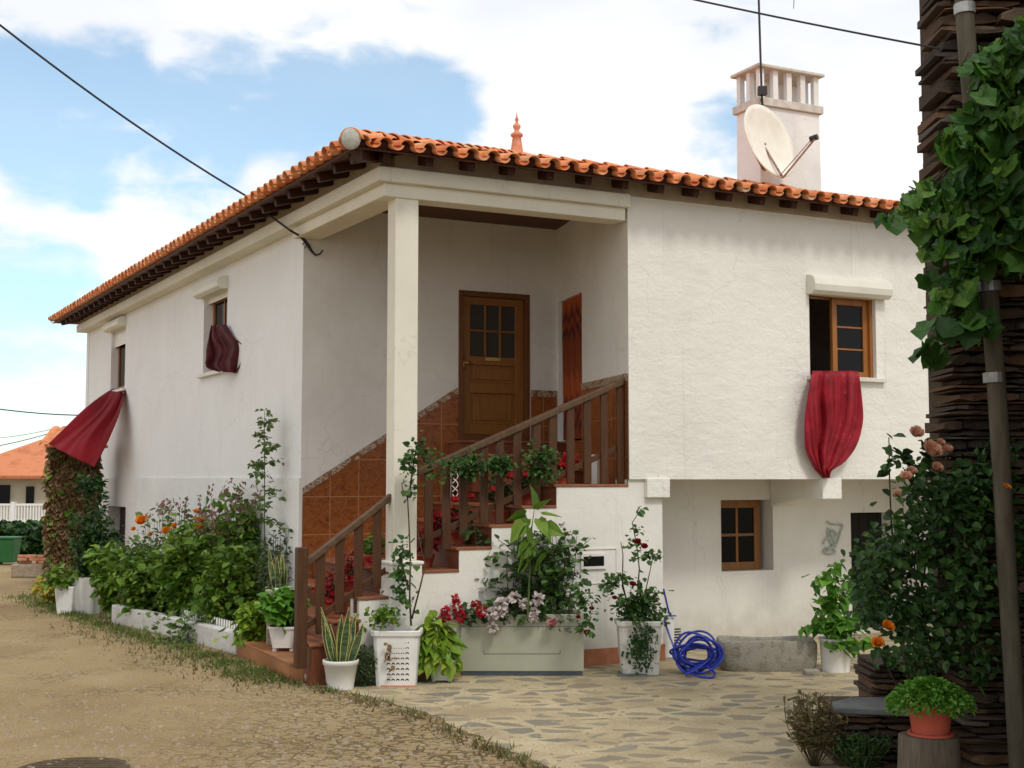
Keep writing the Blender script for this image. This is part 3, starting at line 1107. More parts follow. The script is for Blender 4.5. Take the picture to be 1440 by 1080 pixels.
B.box(mb, pu[0] + .05, pu[1] - .05, ph[5] + .05, ph[4] - .05, 0.06, 0.08)
ob('door_leaf', mb, 'door_wood', dr, bevel=.006)
mb = MB()
B.box(mb, pu[0], pu[1], ph[1], ph[0], 0.08, 0.086)
ob('door_pane', mb, 'glass_obscure', dr)
mb = MB()
hu, hz = B.pix(654, 510)
mb.tube([B.P(hu, hz, .05), B.P(hu, hz, .0), B.P(hu + .09, hz, -.005)], .011)
mb.tube([B.P(hu, hz - .09, .048), B.P(hu, hz + .07, .048)], .02)
ob('door_handle', mb, 'brass', dr, smooth=True)
mb = MB()
lu, lz = B.pix(695, 505)
B.box(mb, lu - .11, lu + .11, lz - .02, lz + .02, .035, .05)
ob('letter_slot', mb, 'brass', dr)


# ---- windows
def sash(P, name, parent, u0, u1, z0, z1, n, cols, rows, wm='window_wood', fr=.055, mun=.022, glass='glass_dark'):
    mb = MB()
    P.box(mb, u0, u0 + fr, z0, z1, n, n + .05)
    P.box(mb, u1 - fr, u1, z0, z1, n, n + .05)
    P.box(mb, u0 + fr, u1 - fr, z0, z0 + fr, n, n + .05)
    P.box(mb, u0 + fr, u1 - fr, z1 - fr, z1, n, n + .05)
    for k in range(1, cols):
        cu = u0 + fr + (u1 - u0 - 2 * fr) * k / cols
        P.box(mb, cu - mun / 2, cu + mun / 2, z0 + fr, z1 - fr, n + .006, n + .044)
    for k in range(1, rows):
        c = z0 + fr + (z1 - z0 - 2 * fr) * k / rows
        P.box(mb, u0 + fr, u1 - fr, c - mun / 2, c + mun / 2, n + .01, n + .04)
    s_ = ob(name, mb, wm, parent, bevel=.004)
    mb = MB()
    P.box(mb, u0 + fr - .005, u1 - fr + .005, z0 + fr - .005, z1 - fr + .005, n + .022, n + .028)
    ob('pane', mb, glass, s_)
    return s_


def shutter_box(P, u0, u1, z0, z1, proj, parent):
    mb = MB()
    hz_ = (z1 - z0)
    prof = [(-.002, z0), (-proj * .55, z0 - .01), (-proj * .9, z0 + hz_ * .15), (-proj, z0 + hz_ * .45), (-proj * .85, z0 + hz_ * .8), (-proj * .45, z0 + hz_ * .98), (-.002, z1)]
    n = len(prof)
    vs = [P.P(u0, z, nn) for nn, z in prof] + [P.P(u1, z, nn) for nn, z in prof]
    fs = [(i, i + 1, n + i + 1, n + i) for i in range(n - 1)] + [tuple(range(n))[::-1], tuple(range(n, 2 * n))]
    mb.add(vs, fs)
    o = ob('shutter_box', mb, 'shutter_pvc', parent, bevel=.012, smooth=False)
    return o


# right upper window (left half open, right half shut)
um = wr0 + (wr1 - wr0) * .42
win = sash(F, 'window', H, um, wr1 - .045, zb + .01, zt - .01, .10, 1, 3, fr=.075)
mb = MB()
F.box(mb, wr1 - .045, wr1 - .002, zb, zt, .06, .16)
F.box(mb, wr0 + .002, wr1 - .045, zt - .01, zt, .06, .16)
F.box(mb, wr0 + .002, wr0 + .03, zb, zt - .01, .06, .16)
ob('window_frame', mb, 'window_wood', win)
mb = MB()
F.box(mb, wr0 - .05, F.pix(1243, 530)[0], zb - .05, zb + .004, -.06, .10)
ob('sill', mb, 'sill_marble', win, bevel=.006)
shutter_box(F, F.pix(1134, 400)[0], F.pix(1243.5, 400)[0], zt + .0, F.pix(1137, 386)[1], .17, win)
# inward-opened left leaf seen edge-on
mb = MB()
F.box(mb, wr0 + .03, wr0 + .075, zb + .02, zt - .02, .16, .6)
ob('open_leaf', mb, 'window_wood', win)

# left facade windows
for oi, (u0, u1, z0, z1) in enumerate((O1, O2)):
    win = sash(LP, 'window', H, u0 + .03, u1 - .03, z0 + .02, z1 - .02, .13, 2, 1, fr=.07)
    mb = MB()
    LP.box(mb, u0 - .1, u1 + .12, z0 - .055, z0 + .003, -.07, .12)
    ob('sill', mb, 'sill_marble', win, bevel=.006)
    shutter_box(LP, u0 - .02, u1 + .1, z1, z1 + .19, .17, win)
    if oi == 1:
        mb = MB()
        zc_ = z0 + (z1 - z0) * .74
        for k in range(7):
            zk = zc_ + (z1 - zc_) * k / 7
            LP.box(mb, u0 + .004, u1 - .004, zk + .003, zk + (z1 - zc_) / 7, .06, .075)
        ob('roller_shutter', mb, 'shutter_pvc', win)
    else:
        mb = MB()
        LP.box(mb, u0 + .004, u1 - .004, z1 - .09, z1 - .002, .06, .08)
        ob('roller_shutter', mb, 'shutter_pvc', win)
# dark maroon slatted door low in the left facade
mb = MB()
for k in range(26):
    zk = O3[2] + (O3[3] - O3[2]) * k / 26
    LP.box(mb, O3[0] + .01, O3[1] - .01, zk, zk + (O3[3] - O3[2]) / 26 - .012, .2, .225)
LP.box(mb, O3[0] + .005, O3[1] - .005, O3[2], O3[3] - .003, .23, .24)
ob('slatted_door', mb, 'shutter_maroon', H)
# lower window under the overhang
win = sash(F, 'window', H, OLW[0] + .004, OLW[1] - .0 - .12 + .05, OLW[2] + .004, OLW[3] - .004, RN + .17, 2, 2, fr=.10, mun=.035, wm='door_wood')
# storage doorway: dark plank door set deep
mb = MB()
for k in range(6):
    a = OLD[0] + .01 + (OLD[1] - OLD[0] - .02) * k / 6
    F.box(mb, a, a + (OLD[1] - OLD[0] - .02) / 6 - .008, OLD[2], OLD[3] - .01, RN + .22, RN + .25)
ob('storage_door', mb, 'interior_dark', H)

# ---- railing
rail_root = MB()


def bar(P, mb, a, b, wdt, n0, n1):       # bar from pixel-derived (u,z) a to b with vertical depth wdt
    (ua, za), (ub, zb2) = a, b
    pts = [P.P(ua, za - wdt, n0), P.P(ub, zb2 - wdt, n0), P.P(ub, zb2 - wdt, n1), P.P(ua, za - wdt, n1),
           P.P(ua, za, n0), P.P(ub, zb2, n0), P.P(ub, zb2, n1), P.P(ua, za, n1)]
    mb.box8(pts)


r1a, r1b = F.pix(429, 788, .12), F.pix(556, 688, .12)
r2a, r2b = F.pix(586, 660, .12), F.pix(884, 528, .12)
l1a, l1b = F.pix(429, 878, .12), F.pix(556, 788, .12)
l2a, l2b = F.pix(586, 760, .12), F.pix(884, 618, .12)
mb = MB()
bar(F, mb, r1a, r1b, .075, .07, .17)
bar(F, mb, r2a, r2b, .075, .07, .17)
rl = ob('railing', mb, 'rail_top_wood', H, bevel=.01)
mb = MB()
bar(F, mb, l1a, l1b, .07, .125, .15)
bar(F, mb, l2a, l2b, .07, .125, .15)
ob('lower_rail', mb, 'rail_wood', rl, bevel=.005)
mb = MB()
pu_, _ = F.pix(422.5, 925, .08)
zb_ = zp
pzt = F.pix(422, 770, .05)[1]
F.box(mb, pu_ - .055, pu_ + .055, zp, pzt, .03, .14)
ob('newel_post', mb, 'rail_wood', rl, bevel=.01)


def lin(a, b, u):
    return a[1] + (b[1] - a[1]) * (u - a[0]) / (b[0] - a[0])


def balus(px, ra, rb, bot):
    u = F.u(px, 720, .1)
    mb = MB()
    wv_ = .047
    F.box(mb, u - wv_, u + wv_, bot, lin(ra, rb, u) - .04, .095, .124)
    ob('baluster', mb, 'rail_wood', rl, bevel=.006)


for px, by in ((452, 892), (479, 862), (505, 862), (531, 828)):
    balus(px, r1a, r1b, F.pix(px, by, .1)[1])
for px, by in ((603, 785), (628, 773), (652, 757), (681, 737), (703, 737), (728, 712), (755, 712)):
    balus(px, r2a, r2b, F.pix(px, by, .1)[1])
for px in (778, 803, 827, 851, 874):
    balus(px, r2a, r2b, zland)

# ---- roof
OF, OL = 0.42, 0.66
SL = math.atan(0.283)
K2 = F.P(0, 0, -OF)
# corner of the eaves: intersection of the two offset eave lines
LPo = LP.P(0, 0, -OL)
den = F.d.x * (-LP.d.y) + F.d.y * LP.d.x
rx, ry = LPo.x - K2.x, LPo.y - K2.y
tt = (rx * (-LP.d.y) + ry * LP.d.x) / den
EK = K2 + F.d * tt
ZE = 5.385
WR = (F.P(F.u(1262), 0) - F.P(0, 0)).dot(F.d) - (EK - F.P(0, 0)).dot(F.d) + 1.45     # front eave length
LR = (LP.P(sEnd, 0) - EK).dot(LP.d) + 0.55
RUN = 4.13


def tile_plane(E, d, nin, length, run, name, left_cut=None, right_cut=None, pitch=0.236, course=0.36):
    """barrel tiles: E eave start, d along the eave, nin inward; cuts give how far the hip eats in per metre of run"""
    sl = Vector((nin.x * cos(SL), nin.y * cos(SL), sin(SL)))
    nn = Vector((-nin.x * sin(SL), -nin.y * sin(SL), cos(SL)))
    ncol = int(length / pitch)
    pitch = length / ncol
    nrow = int(run / cos(SL) / course) + 1
    mb = MB()
    sg = 7
    for j in range(ncol):
        uc = (j + .5) * pitch
        for i in range(nrow):
            v0, v1 = i * course - (0.0 if i else 0.03), (i + 1) * course + .05
            vm = (v0 + v1) / 2 * cos(SL)
            if vm > run + .2:
                continue
            if left_cut is not None and uc < vm * left_cut - .10:
                continue
            if right_cut is not None and uc > length - vm * right_cut + .10:
                continue
            for typ in (0, 1):       # 0 cover, 1 pan
                c = uc if typ == 0 else uc + pitch / 2
                if typ == 1 and j == ncol - 1:
                    continue
                jit = R.uniform(-.006, .006)
                jv = R.uniform(-.012, .012) if i == 0 else 0
                ring = []
                for (v, rr, lift) in ((v0 + jv, .082, .022), (v1, .070, .0)):
                    for k in range(sg + 1):
                        an = pi * k / sg
                        if typ == 0:
                            x, h = cos(an) * rr, sin(an) * rr * .86 + lift + .036
                        else:
                            x, h = cos(an) * (rr - .012), -sin(an) * rr * .72 + lift * .6 + .05
                        ring.append(E + d * (c + x + jit) + sl * v + nn * h)
                th = .014
                inner = []
                for (v, rr, lift) in ((v0 + jv, .082 - th, .022), (v1, .070 - th, .0)):
                    for k in range(sg + 1):
                        an = pi * k / sg
                        if typ == 0:
                            x, h = cos(an) * rr, sin(an) * rr * .86 + lift + .036
                        else:
                            x, h = cos(an) * (rr - .012), -sin(an) * rr * .72 + lift * .6 + .05
                        inner.append(E + d * (c + x + jit) + sl * v + nn * h)
                m_ = sg + 1
                fs = [(k, k + 1, m_ + k + 1, m_ + k) for k in range(sg)]
                if i == 0:
                    fs += [(2 * m_ + k, 3 * m_ + k, 3 * m_ + k + 1, 2 * m_ + k + 1) for k in range(sg)]
                    fs += [(k, 2 * m_ + k, 2 * m_ + k + 1, k + 1) for k in range(sg)]
                    mb.add(ring + inner, fs)
                else:
                    mb.add(ring, fs)
    # bedding sheet under the tiles
    lc, rc = (left_cut or 0) * run, (right_cut or 0) * run

    def lcut(v):
        return (left_cut or 0) * v * cos(SL)
    a, b = E + sl * .5 + d * lcut(.5), E + d * length + sl * .5
    c_, e_ = E + d * (length - rc) + sl * (run / cos(SL)), E + d * lc + sl * (run / cos(SL))
    mb.quad(a - nn * -.004, b - nn * -.004, c_ + nn * .004, e_ + nn * .004)
    return mb


ang = math.acos(max(-1, min(1, F.d.dot(LP.d))))
# the bisecting hip: the apex is RUN inside both eaves
nF, nL = F.n.copy(), LP.n.copy()
E0 = Vector((EK.x, EK.y, ZE))
# solve apex = E0 + F.d*a + nF*RUN, with distance RUN from the left eave
a_ = (RUN - nF.dot(nL) * RUN) / F.d.dot(nL)
b_ = (RUN - nL.dot(nF) * RUN) / LP.d.dot(nF)
APX = E0 + F.d * a_ + nF * RUN + Vector((0, 0, RUN * math.tan(SL)))
ob('roof_slope', tile_plane(E0, F.d, nF, WR, RUN, 'front', left_cut=a_ / RUN), 'roof_tile', H, smooth=True)
ob('roof_slope', tile_plane(E0, LP.d, nL, LR, RUN, 'left', left_cut=b_ / RUN), 'roof_tile', H, smooth=True)
# rear slopes
zr = APX.z
mb = MB()
R1 = APX + F.d * (WR - a_)
R2 = APX + LP.d * (LR - b_)
inn = E0 + F.d * a_ * 2 + nF * RUN * 2
inn = Vector((APX.x * 2 - E0.x, APX.y * 2 - E0.y, ZE))
mb.quad(APX, R1, R1 + (nF * RUN) + Vector((0, 0, ZE - zr)), inn)
mb.quad(APX, inn, R2 + (nL * RUN) + Vector((0, 0, ZE - zr)), R2)
# gables
e1 = E0 + F.d * WR
mb.add([e1, R1, R1 + nF * RUN + Vector((0, 0, ZE - zr))], [(0, 1, 2)])
e2 = E0 + LP.d * LR
mb.add([e2, R2, R2 + nL * RUN + Vector((0, 0, ZE - zr))], [(0, 1, 2)])
ob('rear_roof', mb, 'far_roof', H, solid=.03)


def ridge_tiles(a, b, name, r=.105, step=.36):
    d = (b - a)
    Ln = d.length
    d = d / Ln
    side = d.cross(Vector((0, 0, 1))).normalized()
    up = side.cross(d)
    n = int(Ln / step)
    mb = MB()
    sg = 9
    for i in range(n + 1):
        s0, s1 = i * step, min((i + 1) * step + .06, Ln + .02)
        ring = []
        for s_, rr, lf in ((s0, r * 1.1, .018), (s0 + .02, r * 1.12, .018), (s1, r * .92, 0)):
            for k in range(sg + 1):
                an = pi * k / sg
                ring.append(a + d * s_ + side * cos(an) * rr + up * (sin(an) * rr + lf + .04))
        m_ = sg + 1
        fs = [(q * m_ + k, q * m_ + k + 1, (q + 1) * m_ + k + 1, (q + 1) * m_ + k) for q in range(2) for k in range(sg)]
        mb.add(ring, fs)
    return mb


hd = (APX - E0)
ob('hip_tiles', ridge_tiles(E0 + hd.normalized() * .0, APX, 'hip'), 'roof_tile', H, smooth=True, solid=.014)
ob('ridge_tiles', ridge_tiles(APX, R1, 'ridge'), 'roof_tile', H, smooth=True, solid=.014)
ob('ridge_tiles', ridge_tiles(APX, R2, 'ridge'), 'roof_tile', H, smooth=True, solid=.014)
# mortar plug closing the hip end
mb = MB()
hdn = hd.normalized()
sd_ = hdn.cross(Vector((0, 0, 1))).normalized()
upn = sd_.cross(hdn)
cpt = E0 + upn * .05
prof = []
for i in range(7):
    an = i / 6 * pi / 2
    prof.append((.108 * cos(an), -.045 * sin(an)))
vs = []
for (r_, q_) in prof:
    for k in range(20):
        an = 2 * pi * k / 20
        vs.append(cpt + sd_ * cos(an) * r_ + upn * (sin(an) * r_ * 1.05 + .02) + hdn * (q_ + .02))
fs = [(i * 20 + k, i * 20 + (k + 1) % 20, (i + 1) * 20 + (k + 1) % 20, (i + 1) * 20 + k) for i in range(6) for k in range(20)]
mb.add(vs, fs)
ob('hip_plug', mb, 'hip_mortar', H, smooth=True)
# finial
mb = MB()
fz = APX.z + .08
mb.lathe([(.10, 0), (.095, .06), (.075, .2), (.06, .3), (.085, .31), (.09, .34), (.05, .37), (.03, .40), (.055, .44), (.055, .47), (.022, .50), (.018, .53), (.03, .55), (.012, .60), (.004, .66)], (APX.x, APX.y, fz), 18)
ob('finial', mb, 'finial_clay', H, smooth=True)

# eave boards and rafter ends
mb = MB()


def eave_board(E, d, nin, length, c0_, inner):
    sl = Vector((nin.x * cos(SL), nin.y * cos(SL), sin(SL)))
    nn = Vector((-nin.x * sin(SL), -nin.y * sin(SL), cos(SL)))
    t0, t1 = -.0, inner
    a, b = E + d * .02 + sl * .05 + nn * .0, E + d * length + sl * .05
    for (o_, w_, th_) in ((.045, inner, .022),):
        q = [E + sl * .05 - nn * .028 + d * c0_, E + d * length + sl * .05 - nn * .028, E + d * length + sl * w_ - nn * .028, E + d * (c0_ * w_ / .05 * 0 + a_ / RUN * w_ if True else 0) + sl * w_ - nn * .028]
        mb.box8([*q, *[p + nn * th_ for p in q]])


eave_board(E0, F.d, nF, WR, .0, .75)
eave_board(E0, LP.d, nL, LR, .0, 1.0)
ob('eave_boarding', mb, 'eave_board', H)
for (E_, d_, n_, l_) in ((E0, F.d, nF, WR), (E0, LP.d, nL, LR)):  # added dark blocks that stand in for the shade inside the cover tile arches
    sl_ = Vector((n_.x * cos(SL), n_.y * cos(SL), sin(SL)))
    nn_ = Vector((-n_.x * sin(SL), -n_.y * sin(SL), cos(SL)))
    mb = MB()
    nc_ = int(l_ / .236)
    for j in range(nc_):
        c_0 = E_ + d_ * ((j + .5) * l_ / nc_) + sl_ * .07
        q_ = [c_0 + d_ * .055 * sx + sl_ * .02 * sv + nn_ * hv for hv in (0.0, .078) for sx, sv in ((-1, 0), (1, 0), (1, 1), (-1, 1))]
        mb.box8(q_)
    ob('arch_shade_block', mb, 'rafter_wood', H)


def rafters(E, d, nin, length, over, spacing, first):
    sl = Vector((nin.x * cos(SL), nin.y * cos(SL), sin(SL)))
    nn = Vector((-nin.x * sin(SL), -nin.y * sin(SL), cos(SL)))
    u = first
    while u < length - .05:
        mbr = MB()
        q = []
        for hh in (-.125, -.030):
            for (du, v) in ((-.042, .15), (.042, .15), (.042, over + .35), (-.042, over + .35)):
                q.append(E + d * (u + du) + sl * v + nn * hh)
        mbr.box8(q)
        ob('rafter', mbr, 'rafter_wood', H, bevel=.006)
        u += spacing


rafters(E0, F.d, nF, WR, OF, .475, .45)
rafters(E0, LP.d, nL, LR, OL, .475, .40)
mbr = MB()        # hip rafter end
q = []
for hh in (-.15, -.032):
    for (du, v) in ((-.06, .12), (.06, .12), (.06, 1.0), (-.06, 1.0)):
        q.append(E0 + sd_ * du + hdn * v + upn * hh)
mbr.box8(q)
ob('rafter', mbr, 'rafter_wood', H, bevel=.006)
# plastered infill between wall top and boarding
mb = MB()
zt2 = ZE + OF * math.tan(SL) - .02
F.box(mb, c0 - .02, uEnd - .01, Z_TOP + .002, ZE + (OF - .02) * math.tan(SL) - .035, -0.02, 0.24)
LP.box(mb, 0.08, sEnd - .01, Z_TOP + .001, ZE + (OL - .14) * math.tan(SL) - .035, -0.14, 0.24)
ob('wall_plate', mb, 'soffit_plaster', H)

# ---- chimney
CY = 20.1
ccx = W(1070, 250, CY)
CP = Plane((ccx.x, ccx.y), DF)
ch_w = CP.u(1153, 200)
ch_d = .62
zc0 = APX.z - .5
zcol = CP.pix(1070, 143)[1]
ztop = CP.pix(1070, 95)[1]
zslab = ztop + .05
CPL = CP


def cbox(mb, u0, u1, z0, z1, n0, n1, taper=0):
    CP.box(mb, u0, u1, z0, z1, n0, n1)


mb = MB()
q0 = [(-.015, -.01), (ch_w + .015, -.01), (ch_w + .015, ch_d + .01), (-.015, ch_d + .01)]
q1 = [(0, 0), (ch_w, 0), (ch_w, ch_d), (0, ch_d)]
mb.box8([CP.P(a, zc0, b) for a, b in q0] + [CP.P(a, zcol - .06, b) for a, b in q1])
chim = ob('chimney', mb, 'chimney_white', H, bevel=.012)
mb = MB()
CP.box(mb, -.05, ch_w + .05, zcol - .06, zcol + .07, -.05, ch_d + .05)
ob('chimney_collar', mb, 'chimney_cap', chim, bevel=.01)
mb = MB()
CP.box(mb, -.07, ch_w + .07, ztop, zslab, -.07, ch_d + .07)
ob('chimney_cap', mb, 'chimney_cap', chim, bevel=.01)
for (u_, n_) in [(.05 + (ch_w - .1) * k / 4, .05) for k in range(5)] + [(.05 + (ch_w - .1) * k / 4, ch_d - .05) for k in range(5)] + [(.05, ch_d / 2), (ch_w - .05, ch_d / 2)]:
    mb = MB()
    CP.box(mb, u_ - .05, u_ + .05, zcol + .07, ztop, n_ - .045, n_ + .045)
    ob('chimney_pier', mb, 'chimney_white', chim, bevel=.005)
mb = MB()
mb.lathe([(.09, 0), (.10, .03), (.07, .08), (.01, .10)], tuple(CP.P(ch_w * .38, zslab, ch_d * .3)), 16)
ob('chimney_knob', mb, 'chimney_cap', chim, smooth=True)

# ------------------------------------------------------------------ dish, mast, cables
mb = MB()
dc = W(1083, 198, 19.6)
dn = Vector((.66, -.70, .22)).normalized()
vx = Vector((0, 0, 1)).cross(dn).normalized()
vy = dn.cross(vx)
RX, RY = .64, .60
tl = radians(-22)
ax, ay = vx * cos(tl) + vy * sin(tl), -vx * sin(tl) + vy * cos(tl)
rings, sg = 8, 36
vs = []
for i in range(rings + 1):
    q = i / rings
    for k in range(sg):
        an = 2 * pi * k / sg
        vs.append(dc + ax * cos(an) * RX * q + ay * sin(an) * RY * q + dn * (q * q * .11 - .11))
fs = [(i * sg + k, i * sg + (k + 1) % sg, (i + 1) * sg + (k + 1) % sg, (i + 1) * sg + k) for i in range(rings) for k in range(sg)]
mb.add(vs, fs)
DT = thing('satellite_dish', 'cream oval satellite dish on the white chimney, its arm pointing right', 'satellite dish', dc)
ob('reflector', mb, 'dish_enamel', DT, smooth=True, solid=.012)
mb = MB()
lnb = W(1147, 194, 19.15)
bt = dc - ay * RY * .98
bt = W(1101, 250, 19.45)
mb.tube([bt, bt.lerp(lnb, .5), lnb], .016)
mb.tube([bt + Vector((-.05, 0, .03)), bt.lerp(lnb, .9) + Vector((-.03, 0, .02))], .008)
mb.tube([dc - dn * .1, dc - dn * .25 + Vector((0, .1, -.1)), W(1075, 240, 20.15)], .025)
mb.tube([bt, dc - dn * .14], .02)
ob('feed_arm', mb, 'rusty_arm', DT)
mb = MB()
mb.tube([lnb + Vector((.03, 0, .02)), lnb - dn * .1 + Vector((0, 0, 0.02))], .045, 12)
ob('receiver', mb, 'iron_black', DT)
AM = thing('antenna_mast', 'thin dark antenna mast clamped to the chimney corner above the satellite dish', 'antenna', W(1072, 150, 19.9))
mb = MB()
mb.tube([W(1073, 158, 19.95), W(1071, 130, 19.95), W(1067, 0, 19.95), W(1066, -60, 19.95)], .018)
ob('pole', mb, 'iron_black', AM)
mb = MB()
p = W(1072, 128, 19.9)
mb.box(p.x - .07, p.x + .07, p.y - .05, p.y + .05, p.z - .07, p.z + .07)
mb.tube([W(1072, 134, 19.9), W(1070, 141, 19.9), W(1074, 152, 19.95)], .012)
ob('junction_box', mb, 'iron_black', AM, bevel=.01)
mb = MB()
for z_ in (-40, -55):
    a = W(1040, z_, 19.95)
    b = W(1118, z_ + 12, 19.95)
    mb.tube([a, b], .008)
a = W(1116, 12, 19.95)
b = W(1119, -50, 19.95)
mb.tube([a, b], .008)
ob('aerial', mb, 'galvanised', AM)


def cable(name, pts, r, label, mat='cable_black', sag=0, group=None):
    P_ = [Vector(p) for p in pts]
    out_ = []
    for i in range(len(P_) - 1):
        n = 14
        for k in range(n):
            q = P_[i].lerp(P_[i + 1], k / n)
            if sag and i == 0:
                q.z -= sag * 4 * (k / n) * (1 - k / n)
            out_.append(q)
    out_.append(P_[-1])
    mb = MB()
    mb.tube(out_, r, 6)
    return tag(ob(name, mb, mat), label, 'cable', 'overhead cables and wires')


eave_pt = W(350, 281, 15.2)
bu = B.pix(452, 354, -.02)
mbc = MB()
c1_ = W(-120, -62, 13.0)
_e = LP.P(LP.u(378, 302, -.3), 0, -.3)
cable('overhead_cable', [c1_, W(352, 279, _e.y + .2), W(378, 302, _e.y), W(408, 324, C0.y - .45), W(422, 332, C0.y - .15)], .014, 'thick black overhead cable running from the upper left sky to the porch corner', sag=.12)
mb = MB()
pp = [B.P(*B.pix(x, y, -.06), -.06) for x, y in ((424, 334), (429, 339), (434, 346), (438, 353), (444, 359), (450, 357), (454, 352))]
pp[0] = W(421, 331, C0.y - .16)
mb.tube(pp, [.014, .022, .024, .018, .014, .012, .01], 6)
for k in range(4):
    q = pp[1].lerp(pp[2], k / 3)
    mb.tube([q, q + Vector((.03 * (k % 2 * 2 - 1), -.02, -.05))], .006, 5)
tag(ob('cable_end', mb, 'cable_black'), 'frayed black cable end hooked into the porch wall by the corner', 'cable')
cable('overhead_cable', [W(700, -65, 10.5), W(1330, 70, 9.15)], .008, 'thin dark cable crossing the sky above the chimney to the slate wall', sag=.03)
cable('overhead_cable', [W(-60, 566, 40), W(125, 584, 46)], .02, 'upper sagging wire in the sky left of the house behind the red cloth', sag=.1)
cable('overhead_cable', [W(-60, 619, 44), W(75, 603, 46)], .012, 'faint middle wire over the distant tiled roof', mat='galvanised', sag=.1)
cable('overhead_cable', [W(-60, 636, 44), W(90, 603, 46)], .014, 'lowest thin wire rising right above the distant tiled roof', sag=.1)


# ------------------------------------------------------------------ cloths
def cloth(name, rows, label, mat, folds=5, amp=.05, nu=40, nv=40, toward=None, thick=.012):
    """rows: list of ((px,py,Y) left, (px,py,Y) right)"""
    Lp = [W(*r[0]) for r in rows]
    Rp = [W(*r[1]) for r in rows]
    n = len(rows)

    def cr_(P_, t):
        x = t * (n - 1)
        i = min(int(x), n - 2)
        f_ = x - i
        p0, p1, p2, p3 = P_[max(i - 1, 0)], P_[i], P_[i + 1], P_[min(i + 2, n - 1)]
        return 0.5 * ((2 * p1) + (p2 - p0) * f_ + (2 * p0 - 5 * p1 + 4 * p2 - p3) * f_ ** 2 + (3 * p1 - p0 - 3 * p2 + p3) * f_ ** 3)
    mb = MB()
    vs, uvs = [], []
    ph_ = R.uniform(0, 6)
    for j in range(nv + 1):
        t_ = j / nv
        a, b = cr_(Lp, t_), cr_(Rp, t_)
        for i in range(nu + 1):
            s_ = i / nu
            p = a.lerp(b, s_)
            sh = s_ + .04 * sin(t_ * 5 + ph_) + .02 * sin(t_ * 11)
            dr_ = sh + .12 * (t_ - .3) * sin(s_ * 3 + ph_) + .05 * sin(t_ * 7 + s_ * 4)
            env = .5 + .5 * sin(s_ * 5.3 + ph_ * 2 + t_ * 2.1)
            w0_ = sin(dr_ * folds * 2 * pi + ph_)
            wv_ = (w0_ * abs(w0_) * .8 + .7 * env * sin(dr_ * folds * 3.37 * pi + 1.3) + .25 * sin(dr_ * folds * 8.1 * pi - t_ * 5) * env + .5 * sin(t_ * 5.1 + s_ * 6.0))
            k_ = amp * (.35 + .65 * min(1, t_ * 3))
            p = p + (toward or Vector((0, -1, 0))) * (wv_ * k_)
            vs.append(p)
            uvs.append((s_, t_))
    m_ = nu + 1
    fs = [(j * m_ + i, j * m_ + i + 1, (j + 1) * m_ + i + 1, (j + 1) * m_ + i) for j in range(nv) for i in range(nu)]
    mb.add(vs, fs, uvs)
    return tag(ob(name, mb, mat, smooth=True, solid=thick), label, 'cloth', 'red cloths hung from the windows')


dW = LP.P(O2[1], 0).y
dN = LP.P(O2[0], 0).y
cloth('hanging_cloth', [((159, 547, dW), (177, 546, dN)), ((150, 553, dW - .5), (176, 556, dN - .2)), ((118, 578, dW - 1.0), (168, 586, dN - .6)), ((92, 602, dW - 1.3), (152, 620, dN - .9)), ((67, 624, dW - 1.5), (131, 657, dN - 1.2))],
      'large plain red cloth blown outward from the farthest upper window', 'red_cloth', 1.9, .075)
dW, dN = LP.P(O1[1], 0).y - .22, LP.P(O1[0], 0).y - .22
cloth('hanging_cloth', [((297, 458, dN + .3), (318, 456, dN + .05)), ((294, 478, dN + .1), (328, 474, dN - .2)), ((291, 500, dN + .05), (344, 488, dN - .35)), ((291, 516, dN), (344, 505, dN - .35)), ((306, 522, dN - .1), (330, 524, dN - .3))],
      'dark maroon bunched cloth hanging out of the nearer side window', 'maroon_cloth', 2.4, .06)
mb = MB()
yF = F.P(F.u(1172), 0).y
yl, yr = F.P(F.u(1140), 0).y, F.P(F.u(1210), 0).y


def fr_(x0, x1, y, off=.17):
    return ((x0, y, F.P(F.u(x0), 0).y - off), (x1, y, F.P(F.u(x1), 0).y - off))


cloth('hanging_cloth', [fr_(1143, 1206, 522, .0), fr_(1141, 1208, 526, .15), fr_(1135, 1211, 555), fr_(1131, 1212, 585), fr_(1131, 1208, 610), fr_(1134, 1200, 632), fr_(1144, 1184, 652), fr_(1150, 1170, 662), fr_(1159, 1168, 672)],
      'crimson patterned damask cloth hanging over the sill of the right front window', 'crimson_damask', 3.1, .062, thick=.01)
# doorway curtain
mb = MB()
vs, uvs = [], []
nu, nv = 60, 12
for j in range(nv + 1):
    for i in range(nu + 1):
        u = OC[0] + .01 + (OC[1] - OC[0] - .02) * i / nu
        z = OC[2] + .03 + (OC[3] - OC[2] - .03) * j / nv
        p = RW.P(u, z, .06 + .025 * sin(i * .9) + .01 * sin(i * .37 + j * .3))
        vs.append(p)
        uvs.append((u, z))
m_ = nu + 1
mb.add(vs, [(j * m_ + i, j * m_ + i + 1, (j + 1) * m_ + i + 1, (j + 1) * m_ + i) for j in range(nv) for i in range(nu)], uvs)
tag(ob('door_curtain', mb, 'door_curtain', smooth=True), 'rust-orange zigzag patterned curtain filling the side doorway of the porch', 'curtain')


# ------------------------------------------------------------------ plants
def unit(a):
    return a / np.maximum(np.linalg.norm(a, axis=1, keepdims=True), 1e-9)


